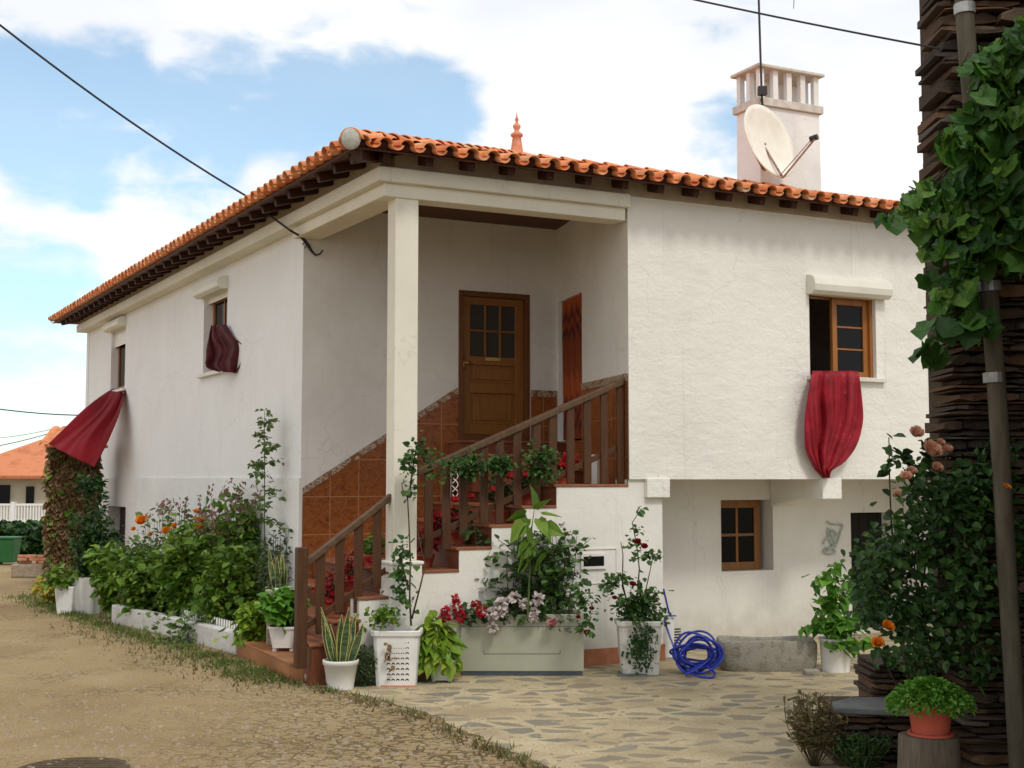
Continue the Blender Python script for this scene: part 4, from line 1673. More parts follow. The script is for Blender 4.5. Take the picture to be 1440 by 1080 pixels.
def leaves(mb, pts, dirs, Ln, Wd, fold=.25, mi=0, droop=.3, jitter=.5, shape='leaf'):
    pts = np.asarray(pts, float)
    dirs = np.asarray(dirs, float)
    n = len(pts)
    if n == 0:
        return
    d = unit(dirs + NR.normal(0, .35, (n, 3)) + np.array([0, 0, -droop]))
    rv = NR.normal(0, 1, (n, 3)) * .55 + np.array([0, 0, 1.0])
    s = unit(np.cross(d, rv))
    nn = np.cross(s, d)
    l = Ln * NR.uniform(1 - jitter, 1 + jitter, (n, 1))
    wd = Wd * l / Ln * NR.uniform(.75, 1.2, (n, 1))
    crl = NR.uniform(-.05, .45, n)[:, None]
    if shape == 'leaf':
        prof = [(0, 0, 0), (.28, .42, 1), (.62, .40, 1), (1, 0, 0), (.62, -.40, 1), (.28, -.42, 1)]
        faces = [(0, 1, 2, 3), (0, 3, 4, 5)]
    elif shape == 'blade':
        prof = [(0, .5, 0), (1, 0, 0), (0, -.5, 0)]
        faces = [(0, 1, 2)]
    elif shape == 'vine':
        prof = [(0, 0, 0), (-.20, .24, .1), (-.02, .50, .6), (.25, .46, .4), (.50, .56, .8), (.68, .33, .3), (.95, 0, .5), (.68, -.33, .3), (.50, -.56, .8), (.25, -.46, .4), (-.02, -.50, .6), (-.20, -.24, .1), (.42, 0, -.1)]
        faces = [(12, i, i + 1) for i in range(0, 11)] + [(12, 11, 0)]
    elif shape == 'heart':
        prof = [(0, 0, 0), (-.08, .25, .6), (.12, .48, 1), (.45, .42, .8), (.78, .18, .3), (1.05, 0, -.3), (.78, -.18, .3), (.45, -.42, .8), (.12, -.48, 1), (-.08, -.25, .6), (.45, 0, -.2)]
        faces = [(10, i, i + 1) for i in range(0, 9)] + [(10, 9, 0)]
    vs = np.zeros((n, len(prof), 3))
    for k, (a, b, c) in enumerate(prof):
        curl = -crl * a * a
        vs[:, k, :] = pts + d * l * a + s * wd * b * 2 + nn * (wd * c * fold + l * curl)
    off = len(mb.v)
    m_ = len(prof)
    mb.v.extend(map(tuple, vs.reshape(-1, 3)))
    for i in range(n):
        b_0 = off + i * m_
        for f_ in faces:
            mb.f.append(tuple(b_0 + q for q in f_))
            mb.mi.append(mi)
            mb.uv.append([(0, 0)] * len(f_))


def grow(base, h, spread, nst, lean=(0, 0), wob=.25, segs=9, taper=1.0, rnd=None):
    """stems as polylines from the base"""
    out_ = []
    for k in range(nst):
        an = 2 * pi * (k + R.random()) / nst
        rr = spread * sqrt(R.random())
        tip = Vector((base[0] + cos(an) * rr + lean[0], base[1] + sin(an) * rr + lean[1], base[2] + h * R.uniform(.65, 1.05)))
        b0 = Vector(base) + Vector((cos(an), sin(an), 0)) * rr * .12
        bow = Vector((cos(an), sin(an), 0)) * rr * R.uniform(0, .35)
        pl_ = []
        w1, w2 = R.uniform(0, 6), R.uniform(0, 6)
        for i in range(segs + 1):
            t_ = i / segs
            p = b0.lerp(tip, t_) + bow * sin(t_ * pi)
            p += Vector((sin(t_ * 5 + w1), sin(t_ * 6 + w2), 0)) * wob * .12 * h * t_ * .5
            pl_.append(p)
        out_.append(pl_)
    return out_


def dress(stems, nleaf, Ln, Wd, start=.2, off=.06, mb=None, mi=0, shape='leaf', droop=.3, fold=.25, twig=None):
    mb = mb or MB()
    P_, D_ = [], []
    for st in stems:
        n = len(st) - 1
        for _ in range(nleaf):
            t_ = start + (1 - start) * R.random()
            x = t_ * n
            i = min(int(x), n - 1)
            p = st[i].lerp(st[i + 1], x - i)
            an = R.uniform(0, 2 * pi)
            d = Vector((cos(an), sin(an), R.uniform(-.2, .7)))
            q = p + d * off * R.random() ** .6
            P_.append(q)
            D_.append(d)
    leaves(mb, P_, D_, Ln, Wd, fold, mi, droop, shape=shape)
    return mb


def stem_mesh(stems, r0, r1=.003, seg=5):
    mb = MB()
    for st in stems:
        n = len(st)
        mb.tube(st, [r0 + (r1 - r0) * i / (n - 1) for i in range(n)], seg)
    return mb


def rosette(c, r, petals=14, up=Vector((0, -.6, .8)), cup=.7, mb=None, layers=5):
    mb = mb or MB()
    up = up.normalized()
    x = up.cross(Vector((.3, .2, 1))).normalized()
    y = up.cross(x)
    for ly in range(layers):
        npet = max(4, petals - 2 * ly - 4)
        rr = r * (1 - .16 * ly) * R.uniform(.92, 1.06)
        ce = cup + .22 * ly
        for k in range(npet):
            an = 2 * pi * k / npet + ly * .6 + R.uniform(-.1, .1)
            d = x * cos(an) + y * sin(an)
            s_ = x * -sin(an) + y * cos(an)
            w_ = rr * 2.9 / npet * 1.5
            lo = d * rr * .15 + up * rr * .05 * ly
            mi_ = d * rr * .65 * (1 - ce * .25) + up * rr * ce * .45
            ti = d * rr * (1 - ce * .35) + up * rr * (ce * .75 + R.uniform(-.08, .08))
            mb.add([c + lo - s_ * w_ * .3, c + lo + s_ * w_ * .3, c + mi_ + s_ * w_ * .62, c + ti + s_ * w_ * .35, c + ti - s_ * w_ * .35, c + mi_ - s_ * w_ * .62], [(0, 1, 2, 5), (5, 2, 3, 4)])
    return mb


def head(c, r, n=26, mb=None):       # geranium head: a ball of little petals
    mb = mb or MB()
    P_, D_ = [], []
    for _ in range(n):
        v = Vector((R.gauss(0, 1), R.gauss(0, 1), R.gauss(0, 1) + .3)).normalized()
        P_.append(c + v * r * .55)
        D_.append(v)
    leaves(mb, P_, D_, r * .75, r * .38, .2, 0, 0)
    return mb


def round_pot(root, r, h, mat='pot_white', rim=.018, power=2.0, soil=True, taper=.74, loc=None, foot=0, seg=32):
    mb = MB()
    z0 = root.location
    c = (0, 0, 0)
    mb.lathe([(r * taper, 0.0), (r * taper, .005), (r * .97, h - rim * 1.6), (r * 1.03, h - rim * 1.5), (r * 1.05, h - rim * .4), (r * 1.04, h), (r * .95, h), (r * .93, h - .03), (r * .9, h - .06)], c, seg, power=power)
    o = ob('pot', mb, mat, root, world=False, smooth=False)
    me = o.data
    for p in me.polygons:
        p.use_smooth = power < 2.5
    if foot:
        mf = MB()
        for sx in (-1, 1):
            for sy in (-1, 1):
                mf.box(sx * r * .55 - .02, sx * r * .55 + .02, sy * r * .4 - .02, sy * r * .4 + .02, -foot, .01)
        ob('foot', mf, mat, root, world=False)
    if soil:
        mb = MB()
        mb.lathe([(r * .93, h - .05), (r * .5, h - .035), (.001, h - .03)], c, seg, power=power, cap_bottom=False)
        ob('soil', mb, 'soil', root, world=False, smooth=True)
    return o


def rel(root, stems):
    return stems


# --- planter helper: plant as part
def add_plant(parent, base, h, spread, nst, leafn, Ln, Wd, lmat, smat='stem_green', lean=(0, 0), r0=.006, start=.2, off=.06, shape='leaf', droop=.3, wob=.3, name_f='foliage', twigs=0):
    st = grow(base, h, spread, nst, lean, wob)
    if twigs:
        tw = []
        for s_ in st:
            for _ in range(twigs):
                i = R.randint(max(1, int(len(s_) * start)), len(s_) - 2)
                p = s_[i]
                an = R.uniform(0, 2 * pi)
                l_ = R.uniform(.3, 1) * max(off * 3, .08)
                e = p + Vector((cos(an) * l_, sin(an) * l_, l_ * R.uniform(.1, .8)))
                tw.append([p, p.lerp(e, .5) + Vector((0, 0, .01)), e])
        ob('stem', stem_mesh(st + tw, r0), smat, parent, world=False, smooth=True)
        mb = dress(st, leafn // 3, Ln, Wd, start, off, None, 0, shape, droop)
        dress(tw, max(3, int(leafn * .66 / twigs)), Ln, Wd, .2, off * .8, mb, 0, shape, droop)
        f_ = ob(name_f, mb, lmat, parent, world=False)
        return st + tw
    ob('stem', stem_mesh(st, r0), smat, parent, world=False, smooth=True)
    ob(name_f, dress(st, leafn, Ln, Wd, start, off, None, 0, shape, droop), lmat, parent, world=False)
    return st


def flowers_px(parent, lst, mat, kind='rose', r=.045, name='flower', Y=None, up=Vector((0, -.7, .7)), origin=None):
    """flowers at given (px,py,depth[,r]) points, parent local offset removed"""
    off_ = parent.location if parent.type == 'EMPTY' else Vector((0, 0, 0))
    for f_ in lst:
        p = W(f_[0], f_[1], f_[2]) - (origin if origin is not None else off_)
        rr = f_[3] if len(f_) > 3 else r
        mb = rosette(p, rr, up=up + Vector((R.uniform(-.3, .3), 0, R.uniform(-.2, .2)))) if kind == 'rose' else head(p, rr)
        ob(name, mb, mat, parent, world=False)


# ---- things on the ground, left to right
def fore(px, py, r):
    """a pot of radius r standing with its back against the stair wall"""
    p = G(px, py)
    y = min(p.y + r, F.P(F.u(px), 0).y - r * 1.05 - .03)
    return Vector((p.x * y / p.y, y, 0))


def at_ground(px, py, depth_add=0.0):
    p = G(px, py)
    return Vector((p.x, p.y + depth_add, 0))


# far hedge, distant house, bin
FH = thing('distant_house', 'small distant house with orange hipped roof and white balcony, far left', 'house', W(25, 735, 60) * 1)
FH.location.z = 0
hx0, hx1 = W(-60, 700, 60).x, W(75, 700, 60).x
mb = MB()
z_e = W(20, 671, 60).z
mb.box(hx0, hx1, 60.8, 68, 0, z_e)
ob('wall', mb, 'far_house_wall', FH)
mb = MB()
ridge_l, ridge_r = W(30, 600, 63), W(75, 590, 63)
e0, e1_ = Vector((hx0 - 1, 60.0, z_e)), Vector((W(150, 671, 60).x, 60.0, z_e))
e0b, e1b = Vector((hx0 - 1, 69, z_e)), Vector((e1_.x, 69, z_e))
apx_ = Vector((W(112, 600, 64.5).x, 64.5, W(20, 610, 64.5).z))
apl = Vector((W(88, 600, 64.5).x, 64.5, apx_.z))
mb.add([e0, e1_, e1b, e0b, apl, apx_], [(0, 1, 5, 4), (1, 2, 5), (2, 3, 4, 5), (3, 0, 4)])
ob('roof', mb, 'far_roof', FH, solid=.15)
mb = MB()
zf, zt_ = W(0, 735, 60).z, W(0, 708, 60).z
mb.box(hx0, hx1, 59.7, 59.85, zt_ - .1, zt_)
mb.box(hx0, hx1, 59.65, 60.8, max(zf - .3, -.2), zf + .12)
for k in range(34):
    x = hx0 + (hx1 - hx0) * k / 33
    mb.box(x - .03, x + .03, 59.72, 59.8, zf, zt_)
for xp in (-8, 18):
    x = W(xp, 700, 59.6).x
    mb.box(x - .09, x + .09, 59.6, 59.86, zf, zt_ + .08)
ob('balcony_railing', mb, 'far_white', FH)
for (xa, xb, ya, yb_) in ((-6, 13, 682, 709), (36, 47, 684, 711)):
    mb = MB()
    mb.box(W(xa, 700, 60.7).x, W(xb, 700, 60.7).x, 60.72, 60.79, W(0, yb_, 60.7).z, W(0, ya, 60.7).z)
    ob('window', mb, 'glass_dark', FH)
# hedge behind bin
mb = MB()
P_, D_ = [], []
for _ in range(5000):
    px_, py_ = R.uniform(-70, 75), R.uniform(737, 790)
    y_ = R.uniform(33, 37)
    p = W(px_, py_, y_)
    if p.z > 1.0 + .25 * sin(px_ * .2) + .1 * sin(px_ * .7):
        continue
    P_.append((p.x, p.y, max(p.z, .02)))
    D_.append((R.uniform(-1, 1), -1, R.uniform(-.2, 1)))
leaves(mb, P_, D_, .22, .09)
core = MB()
core.box(W(-60, 750, 34.5).x, W(70, 750, 34.5).x, 35, 36.5, 0, .75)
hd_ = thing('hedge', 'dark green clipped hedge behind the green bin below the distant house', 'hedge', (W(10, 750, 35).x, 35, 0))
ob('foliage', mb, 'leaf_dark', hd_)
ob('branches', core, 'leaf_dark', hd_)
bn = thing('wheelie_bin', 'green wheeled refuse bin by the hedge at far left', 'bin', at_ground(8, 794))
b0 = bn.location
mb = MB()
s_ = 30.8 / 1800
bw, bh = 16 * s_, 36 * s_
mb.box8([(-bw * .85, -.2, .06), (bw * .85, -.2, .06), (bw * .85, .2, .06), (-bw * .85, .2, .06), (-bw, -.25, bh), (bw, -.25, bh), (bw, .25, bh), (-bw, .25, bh)])
ob('body', mb, 'bin_green', bn, bevel=.02, world=False)
mb = MB()
mb.box(-bw - .02, bw + .02, -.28, .27, bh, bh + .05)
ob('lid', mb, 'bin_green', bn, bevel=.02, world=False)
for sx in (-1, 1):
    mb = MB()
    mb.tube([(sx * bw * .8, .22, .07), (sx * bw * .8 + .05, .22, .07)], .07, 14)
    ob('wheel', mb, 'iron_black', bn, world=False)
bp = thing('brick_pile', 'small pile of pale broken bricks on a low kerb beside the ivy-covered pillar', 'bricks', at_ground(38, 812))
mb = MB()
mb.box(-.30, .5, -.12, .2, 0, .28)
ob('kerb', mb, 'fieldstone', bp, bevel=.03, world=False)
mb = MB()
for k in range(12):
    x, y, z = R.uniform(-.2, .4), R.uniform(-.05, .15), .29 + .06 * (k // 4)
    mb.box(x - .1, x + .1, y - .05, y + .05, z, z + .055)
ob('bricks', mb, 'clay_brick', bp, world=False, bevel=.006)

# ivy covered pillar with tile cap
pv = thing('ivy_pillar', 'tall square pillar covered in brown withered ivy and topped with clay tiles', 'pillar', at_ground(80, 833, .75))
yP = pv.location.y
hP = W(82, 628, yP).z
wP = (108 - 57) / 1800 * yP / 2
mb = MB()
mb.box(-wP * .85, wP * .85, -.3, .3, 0, hP)
ob('core', mb, 'fieldstone', pv, world=False)
mb = MB()
P_, D_ = [], []
for _ in range(6500):
    z = R.uniform(0.02, hP + .02)
    fl = 1.0 + .35 * max(0, (.5 - z)) + .06 * sin(z * 7)
    side = R.choice((0, 0, 1, 2))
    if side == 0:
        p = (R.uniform(-wP, wP) * fl, -.34 * fl - R.random() * .06, z)
        d = (R.uniform(-.6, .6), -1, -.3)
    else:
        sg_ = -1 if side == 1 else 1
        p = (sg_ * wP * fl + R.uniform(-.04, .05), R.uniform(-.33, .33), z)
        d = (sg_, R.uniform(-.5, .5), -.3)
    P_.append(p)
    D_.append(d)
leaves(mb, P_, D_, .10, .045, droop=.8)
ob('withered_ivy', mb, 'leaf_dead', pv, world=False)
mb = MB()
P2, D2 = P_[:260], D_[:260]
leaves(mb, [(a * 1.03, b - .04, c) for a, b, c in P2], D2, .09, .045)
ob('green_ivy', mb, 'leaf_mid', pv, world=False)
mb = MB()
for k in range(6):
    x = -wP * 1.15 + (wP * 2.5) * k / 5
    pr_ = [(x - .1, -.5, hP + .02), (x + .1, -.5, hP + .02)]
    vs = []
    for yy, zz in ((-.5, hP + .0), (.1, hP + .30)):
        for q in range(7):
            an = pi * q / 6
            vs.append((x + cos(an) * .1, yy, zz + sin(an) * .09))
    mb.add(vs, [(q, q + 1, 7 + q + 1, 7 + q) for q in range(6)])
mb.box(-wP * 1.2, wP * 1.5, -.42, .35, hP - .02, hP + .03)
ob('tile_cap', mb, 'roof_tile', pv, solid=.015, world=False)
mb = MB()
pq = W(99, 640, yP - .35) - pv.location
mb.tube([(pq.x, pq.y, .2), (pq.x, pq.y, pq.z)], .03)
ob('drainpipe', mb, 'galvanised', pv, world=False)

# white fluted tubs with a dark shrub and climber
tb = thing('potted_shrub', 'dark green shrub and climber in tall white fluted tub at the house corner', 'potted plant', at_ground(118, 864, .25))
yT = tb.location.y
sT = yT / 1800
rT, hT = 27 * sT, 50 * sT
mb = MB()
pr_ = []
seg = 40
o_ = []
for (r_, z_) in ((rT * .72, 0), (rT * 1.0, hT), (rT * .92, hT), (rT * .88, hT - .06)):
    for k in range(seg):
        an = 2 * pi * k / seg
        fl = 1 + (.05 if k % 4 < 2 else -.02)
        o_.append((cos(an) * r_ * fl, sin(an) * r_ * fl * .8, z_))
mb.add(o_, [(i * seg + k, i * seg + (k + 1) % seg, (i + 1) * seg + (k + 1) % seg, (i + 1) * seg + k) for i in range(3) for k in range(seg)])
ob('pot', mb, 'pot_white', tb, world=False)
add_plant(tb, (0.05, 0, hT * .8), 1.05, .27, 22, 90, .075, .03, 'leaf_dark', lean=(.02, 0), off=.16, start=.05, droop=.5)
st = [[Vector((.0, .1, hT)), Vector((.05, .15, hT + .8)), Vector((-.02, .2, hT + 1.4)), W(122, 690, yT + .3) - tb.location, W(126, 672, yT + .3) - tb.location]]
ob('climber_stem', stem_mesh(st, .008), 'stem_green', tb, world=False)
ob('climber_foliage', dress(st, 420, .08, .032, .15, .14), 'leaf_dark', tb, world=False)
tb2 = thing('plant_tub', 'short white tub with yellow-green plant beside the taller fluted tub', 'potted plant', at_ground(90, 864, .1))
mb = MB()
mb.box8([(-.11, -.1, 0), (.11, -.1, 0), (.11, .1, 0), (-.11, .1, 0), (-.15, -.14, .42), (.15, -.14, .42), (.15, .14, .42), (-.15, .14, .42)])
ob('pot', mb, 'pot_white', tb2, bevel=.015, world=False)
add_plant(tb2, (-.1, -.05, .35), .35, .22, 8, 26, .09, .035, 'leaf_mid', off=.08, start=.1)
yb_ = thing('yellow_plant', 'small yellow-flowered plant at the foot of the ivy pillar', 'plant', at_ground(70, 852, .1))
add_plant(yb_, (0, 0, 0), .45, .25, 12, 24, .08, .035, 'leaf_yellow', off=.09, start=.2)
tl_ = thing('clay_slab', 'terracotta slab leaning against the house wall behind the white tub', 'slab', at_ground(146, 862, .35))
mb = MB()
mb.box8([(-.20, -.1, 0), (.16, -.1, 0), (.16, -.06, 0), (-.20, -.06, 0), (-.06, .1, .58), (.16, .1, .5), (.16, .14, .5), (-.06, .14, .58)])
ob('tile', mb, 'clay_brick', tl_, world=False, bevel=.01)

# ---- flower bed: white kerb, plastic picket edging, plants
kpts = [G(156, 876), G(200, 886), G(250, 899), G(300, 912), G(331, 921)]
mb = MB()
for i in range(len(kpts) - 1):
    a, b = kpts[i], kpts[i + 1]
    d = (b - a).normalized()
    n_ = Vector((-d.y, d.x, 0))
    if n_.y < 0:
        n_ = -n_
    q = [a, b, b + n_ * .12, a + n_ * .12]
    hh = .26
    mb.box8([(p.x, p.y, -.01) for p in q] + [(p.x, p.y, hh) for p in q])
kb = tag(ob('garden_kerb', mb, 'plaster_roughcast', bevel=.02), 'low white painted kerb edging the flower bed along the lane', 'kerb')
mb = MB()
for i in range(30):
    t_ = i / 29
    a = G(222, 893) + Vector((.12, .25, 0))
    b = G(331, 921) + Vector((.0, .22, 0))
    p = a.lerp(b, t_)
    mb.box8([(p.x - .015, p.y - .012, 0), (p.x + .015, p.y - .012, 0), (p.x + .015, p.y + .012, 0), (p.x - .015, p.y + .012, 0), (p.x - .010, p.y - .01, .345), (p.x + .010, p.y - .01, .345), (p.x + .010, p.y + .01, .345), (p.x - .010, p.y + .01, .345)])
tag(ob('picket_edging', mb, 'pot_white'), 'small white plastic picket edging inside the flower bed kerb', 'edging')
mb = MB()
qa = [kpts[0] + Vector((.1, .2, .05)), kpts[-1] + Vector((.05, .15, .05)), C0 + Vector((0, 0, .05)), LP.P(O3[0] - .2, .05)]
mb.add([tuple(p) for p in qa], [(0, 1, 2, 3)])
tag(ob('flower_bed_soil', mb, 'soil'), kind='structure')


def bed_plant(name, label, px, depth, h, spread, nst, nleaf, Ln, Wd, lm, **k):
    p = W(px, 800, depth)
    r_ = thing(name, label, 'plant', (p.x, p.y, .04), 'plants growing in the flower bed')
    st_ = add_plant(r_, (0, 0, 0), h, spread, nst, nleaf, Ln, Wd, lm, **k)
    return r_, st_


bed_plant('leafy_bush', 'rounded dark green bush at the far end of the white-kerbed bed', 172, 19.2, .98, .42, 26, 60, .11, .045, 'leaf_mid', off=.13, start=.1)
bed_plant('leafy_bush', 'broad-leaved green bush behind the middle of the white kerb', 215, 18.2, 1.0, .45, 26, 60, .12, .05, 'leaf_mid', off=.13, start=.1)
bed_plant('leafy_bush', 'lighter green leafy bush nearest the stair platform in the bed', 325, 16.3, 1.15, .42, 28, 64, .10, .04, 'leaf_mid', off=.13, start=.1)
bed_plant('leafy_bush', 'tall dense green bush in the centre of the flower bed', 275, 17.3, 1.35, .45, 34, 70, .12, .05, 'leaf_mid', off=.14, start=.1)
mg, st = bed_plant('marigold_plant', 'loose stemmed plant with orange flowers at left of the bed', 208, 19.0, 1.45, .38, 12, 34, .08, .034, 'leaf_pale', off=.1, start=.25, twigs=3)
flowers_px(mg, [(200, 734, 18.2, .12), (234, 748, 18.0, .09), (212, 752, 18.2, .05), (188, 745, 18.4, .05), (246, 740, 17.8, .06)], 'petal_orange')
bg, st = bed_plant('canna_plant', 'tall plant with upright orange blooms above the middle of the bed', 272, 18.0, 1.6, .25, 8, 30, .12, .045, 'leaf_mid', off=.1, start=.3)
flowers_px(bg, [(279, 734, 17.0, .10), (276, 721, 17.0, .07), (280, 744, 17.0, .08)], 'petal_orange', up=Vector((0, -.3, 1)))
pp_, st = bed_plant('plume_plant', 'big bush of mauve feathery seed plumes rising against the side wall', 330, 17.0, 1.75, .50, 34, 60, .11, .042, 'leaf_mid', off=.15, start=.1)
mb = MB()
for s__ in st:
    e = s__[-1]
    q = [e + Vector((R.gauss(0, .04), R.gauss(0, .04), R.uniform(-.12, .18))) for _ in range(15)]
    leaves(mb, [tuple(x) for x in q], [(R.gauss(0, .4), R.gauss(0, .4), 1)] * 15, .055, .017, droop=-.2)
tag(ob('plumes', mb, 'plume_mauve', pp_, world=False), kind='stuff')
pq_, st = bed_plant('plume_plant', 'thin mauve plumes on wiry stems behind the orange flowers', 252, 18.6, 1.62, .55, 30, 16, .07, .025, 'leaf_pale', off=.1, start=.3)
mb = MB()
for s__ in st:
    e = s__[-1]
    q = [e + Vector((R.gauss(0, .03), R.gauss(0, .03), R.uniform(-.08, .10))) for _ in range(8)]
    leaves(mb, [tuple(x) for x in q], [(R.gauss(0, .4), R.gauss(0, .4), 1)] * 8, .05, .02, droop=-.2)
tag(ob('plumes', mb, 'plume_mauve', pq_, world=False), kind='stuff')
# tall climbing stem against the wall
tc_ = thing('climbing_plant', 'tall slender pale green climber reaching up the side wall beside the porch', 'plant', W(371, 840, 16.0) * 1)
tc_.location.z = .04
Yc = 16.1
o0 = tc_.location
main = [W(372, y, Yc) - o0 for y in (860, 800, 740, 690, 650, 620, 600, 580)]
main[-1] = W(372, 578, Yc) - o0
st = [main]
for (sx, sy, ex, ey) in ((371, 640, 385, 628), (370, 660, 352, 655), (372, 690, 390, 700), (371, 655, 392, 650), (373, 710, 355, 725), (371, 730, 392, 742), (371, 600, 383, 596), (371, 672, 358, 668), (372, 620, 362, 612)):
    a, b = W(sx, sy, Yc) - o0, W(ex, ey, Yc - .15) - o0
    st.append([a, a.lerp(b, .5) + Vector((0, 0, .04)), b])
ob('stem', stem_mesh(st, .009), 'stem_green', tc_, world=False)
mb = dress(st[1:], 26, .062, .027, .2, .06)
dress([main], 120, .062, .027, .35, .07, mb)
ob('foliage', mb, 'leaf_pale', tc_, world=False)
# foliage low around it
bed_plant('grey_shrub', 'grey-green feathery shrub behind the white pot by the stair post', 388, 15.9, 1.35, .22, 18, 70, .05, .018, 'leaf_grey', off=.12, start=.15)
# trailing plant over the kerb
trl = thing('trailing_plant', 'pale trailing plant spilling over the white kerb', 'plant', G(262, 905, 0))
P_, D_ = [], []
for _ in range(220):
    P_.append((R.gauss(0, .28), R.gauss(.1, .10), abs(R.gauss(.17, .12)) + .02))
    D_.append((R.uniform(-1, 1), -1, .3))
mb = MB()
leaves(mb, P_, D_, .08, .034)
ob('foliage', mb, 'leaf_pale', trl, world=False)

# snake plant pots etc.
def sansev(root, base_z, n, h, rad, wd=.028):
    mb = MB()
    for k in range(n):
        an = 2 * pi * k / n + R.uniform(-.3, .3)
        r_ = rad * R.uniform(.1, .8)
        b0_ = Vector((cos(an) * r_ * .6, sin(an) * r_ * .6, base_z))
        hh = h * R.uniform(.6, 1.05)
        tip = b0_ + Vector((cos(an) * r_ * 1.0 + R.gauss(0, .03), sin(an) * r_ * .7, hh))
        fc = R.uniform(-.8, .8)
        s_ = Vector((cos(fc), sin(fc), 0))
        vs, uvs = [], []
        sg_ = 7
        for i in range(sg_ + 1):
            t_ = i / sg_
            c = b0_.lerp(tip, t_) + Vector((0, 0, 0))
            w_ = wd * (1 - t_ ** 3) * (.75 + .5 * sin(t_ * pi)) + .001
            for q, u_ in ((-1, 0), (0, .5), (1, 1)):
                vs.append(c + s_ * w_ * q + Vector((-s_.y, s_.x, 0)) * (.008 if q == 0 else 0))
                uvs.append((u_, t_))
        mb.add(vs, [(i * 3 + q, i * 3 + q + 1, (i + 1) * 3 + q + 1, (i + 1) * 3 + q) for i in range(sg_) for q in (0, 1)], uvs)
    ob('leaf_blades', mb, 'sansevieria', root, world=False, solid=.004)


sp = thing('potted_snake_plant', 'variegated snake plant in a round white pot at the foot of the stairs', 'potted plant', fore(479, 961, .17))
y_ = sp.location.y
round_pot(sp, 24 * y_ / 1800, 40 * y_ / 1800, rim=.03)
sansev(sp, .25, 12, .54, .22, .036)
sp2 = thing('potted_snake_plant', 'dark snake plant in white pot between the flower bed and stair post', 'potted plant', (W(393, 850, 14.6).x, 14.6, .185 + .25))
sp2.location = W(392, 856, 14.7)
round_pot(sp2, 18 * 14.7 / 1800, 30 * 14.7 / 1800, rim=.03)
sansev(sp2, .18, 12, .50, .13)
add_plant(sp2, (.0, 0, .2), .25, .12, 8, 10, .05, .02, 'leaf_grey', off=.05)
hb = thing('pot_stand', 'upturned grey block carrying the white snake plant pot', 'block', (sp2.location.x, sp2.location.y, .18))
mb = MB()
mb.box(-.12, .12, -.12, .12, 0, sp2.location.z - .18)
ob('block', mb, 'fieldstone', hb, world=False, bevel=.02)
tag(hb, None)
gp = thing('potted_geranium', 'bright green geranium in a footed white pot on the tiled platform', 'potted plant', G(396, 917, .185) + Vector((0, .16, .04)))
y_ = gp.location.y
round_pot(gp, 21 * y_ / 1800, 29 * y_ / 1800, 'pot_white', power=4, foot=.04)
add_plant(gp, (0, 0, .18), .42, .20, 18, 26, .085, .05, 'leaf_bright', off=.08, start=.15, shape='heart')
gy = thing('trailing_geranium', 'yellow-green trailing plant spilling over the platform edge beside the footed pot', 'plant', G(360, 900, .185) + Vector((0, .12, 0)))
add_plant(gy, (0, 0, .0), .40, .22, 14, 30, .085, .045, 'leaf_lime', off=.1, start=.05, shape='heart', lean=(0, -.05))
P_, D_ = [], []
for _ in range(110):
    P_.append((R.gauss(-.02, .12), -.17 + R.gauss(0, .05), R.uniform(-.12, .25)))
    D_.append((R.uniform(-1, 1), -1, .2))
mb = MB()
leaves(mb, P_, D_, .09, .045, shape='heart')
ob('foliage', mb, 'leaf_lime', gy, world=False)
flowers_px(gy, [(362, 887, gy.location.y - .2, .03), (358, 893, gy.location.y - .2, .025)], 'petal_orange')
# loose stones by the platform
for i, (px, py, r_) in enumerate(((438, 963, .075), (463, 964, .10))):
    mb = MB()
    p = at_ground(px, py, .08)
    rr_ = random.Random(i + 3)
    seg = 12
    vs, rows_ = [], 7
    for a in range(rows_):
        ph_ = -pi / 2 + pi * a / (rows_ - 1)
        for b in range(seg):
            th = 2 * pi * b / seg
            q = 1 + rr_.uniform(-.08, .08)
            cx_, cy_, cz_ = cos(ph_) * cos(th), cos(ph_) * sin(th), sin(ph_)
            pw = 3.2 if i else 2.3
            k_ = (abs(cx_) ** pw + abs(cy_) ** pw + abs(cz_) ** pw) ** (-1 / pw)
            vs.append((p.x + cx_ * k_ * r_ * 1.15 * q, p.y + cy_ * k_ * r_ * .9 * q, .07 * (1 + i * .15) + cz_ * k_ * r_ * .8 * q))
    mb.add(vs, [(a * seg + b, a * seg + (b + 1) % seg, (a + 1) * seg + (b + 1) % seg, (a + 1) * seg + b) for a in range(rows_ - 1) for b in range(seg)])
    tag(ob('loose_stone', mb, 'fieldstone', smooth=(i == 0)), ['small rounded field stone touching the platform corner', 'squarish pale stone beside the snake plant pot'][i], 'stone')
hs = thing('heather_bush', 'small grey-green bushy herb between the snake plant pot and laundry hamper', 'plant', fore(512, 958, .13))
add_plant(hs, (0, 0, 0), .40, .15, 34, 50, .035, .009, 'leaf_grey', off=.045, start=.05, droop=0)
for q in range(0):
    pass


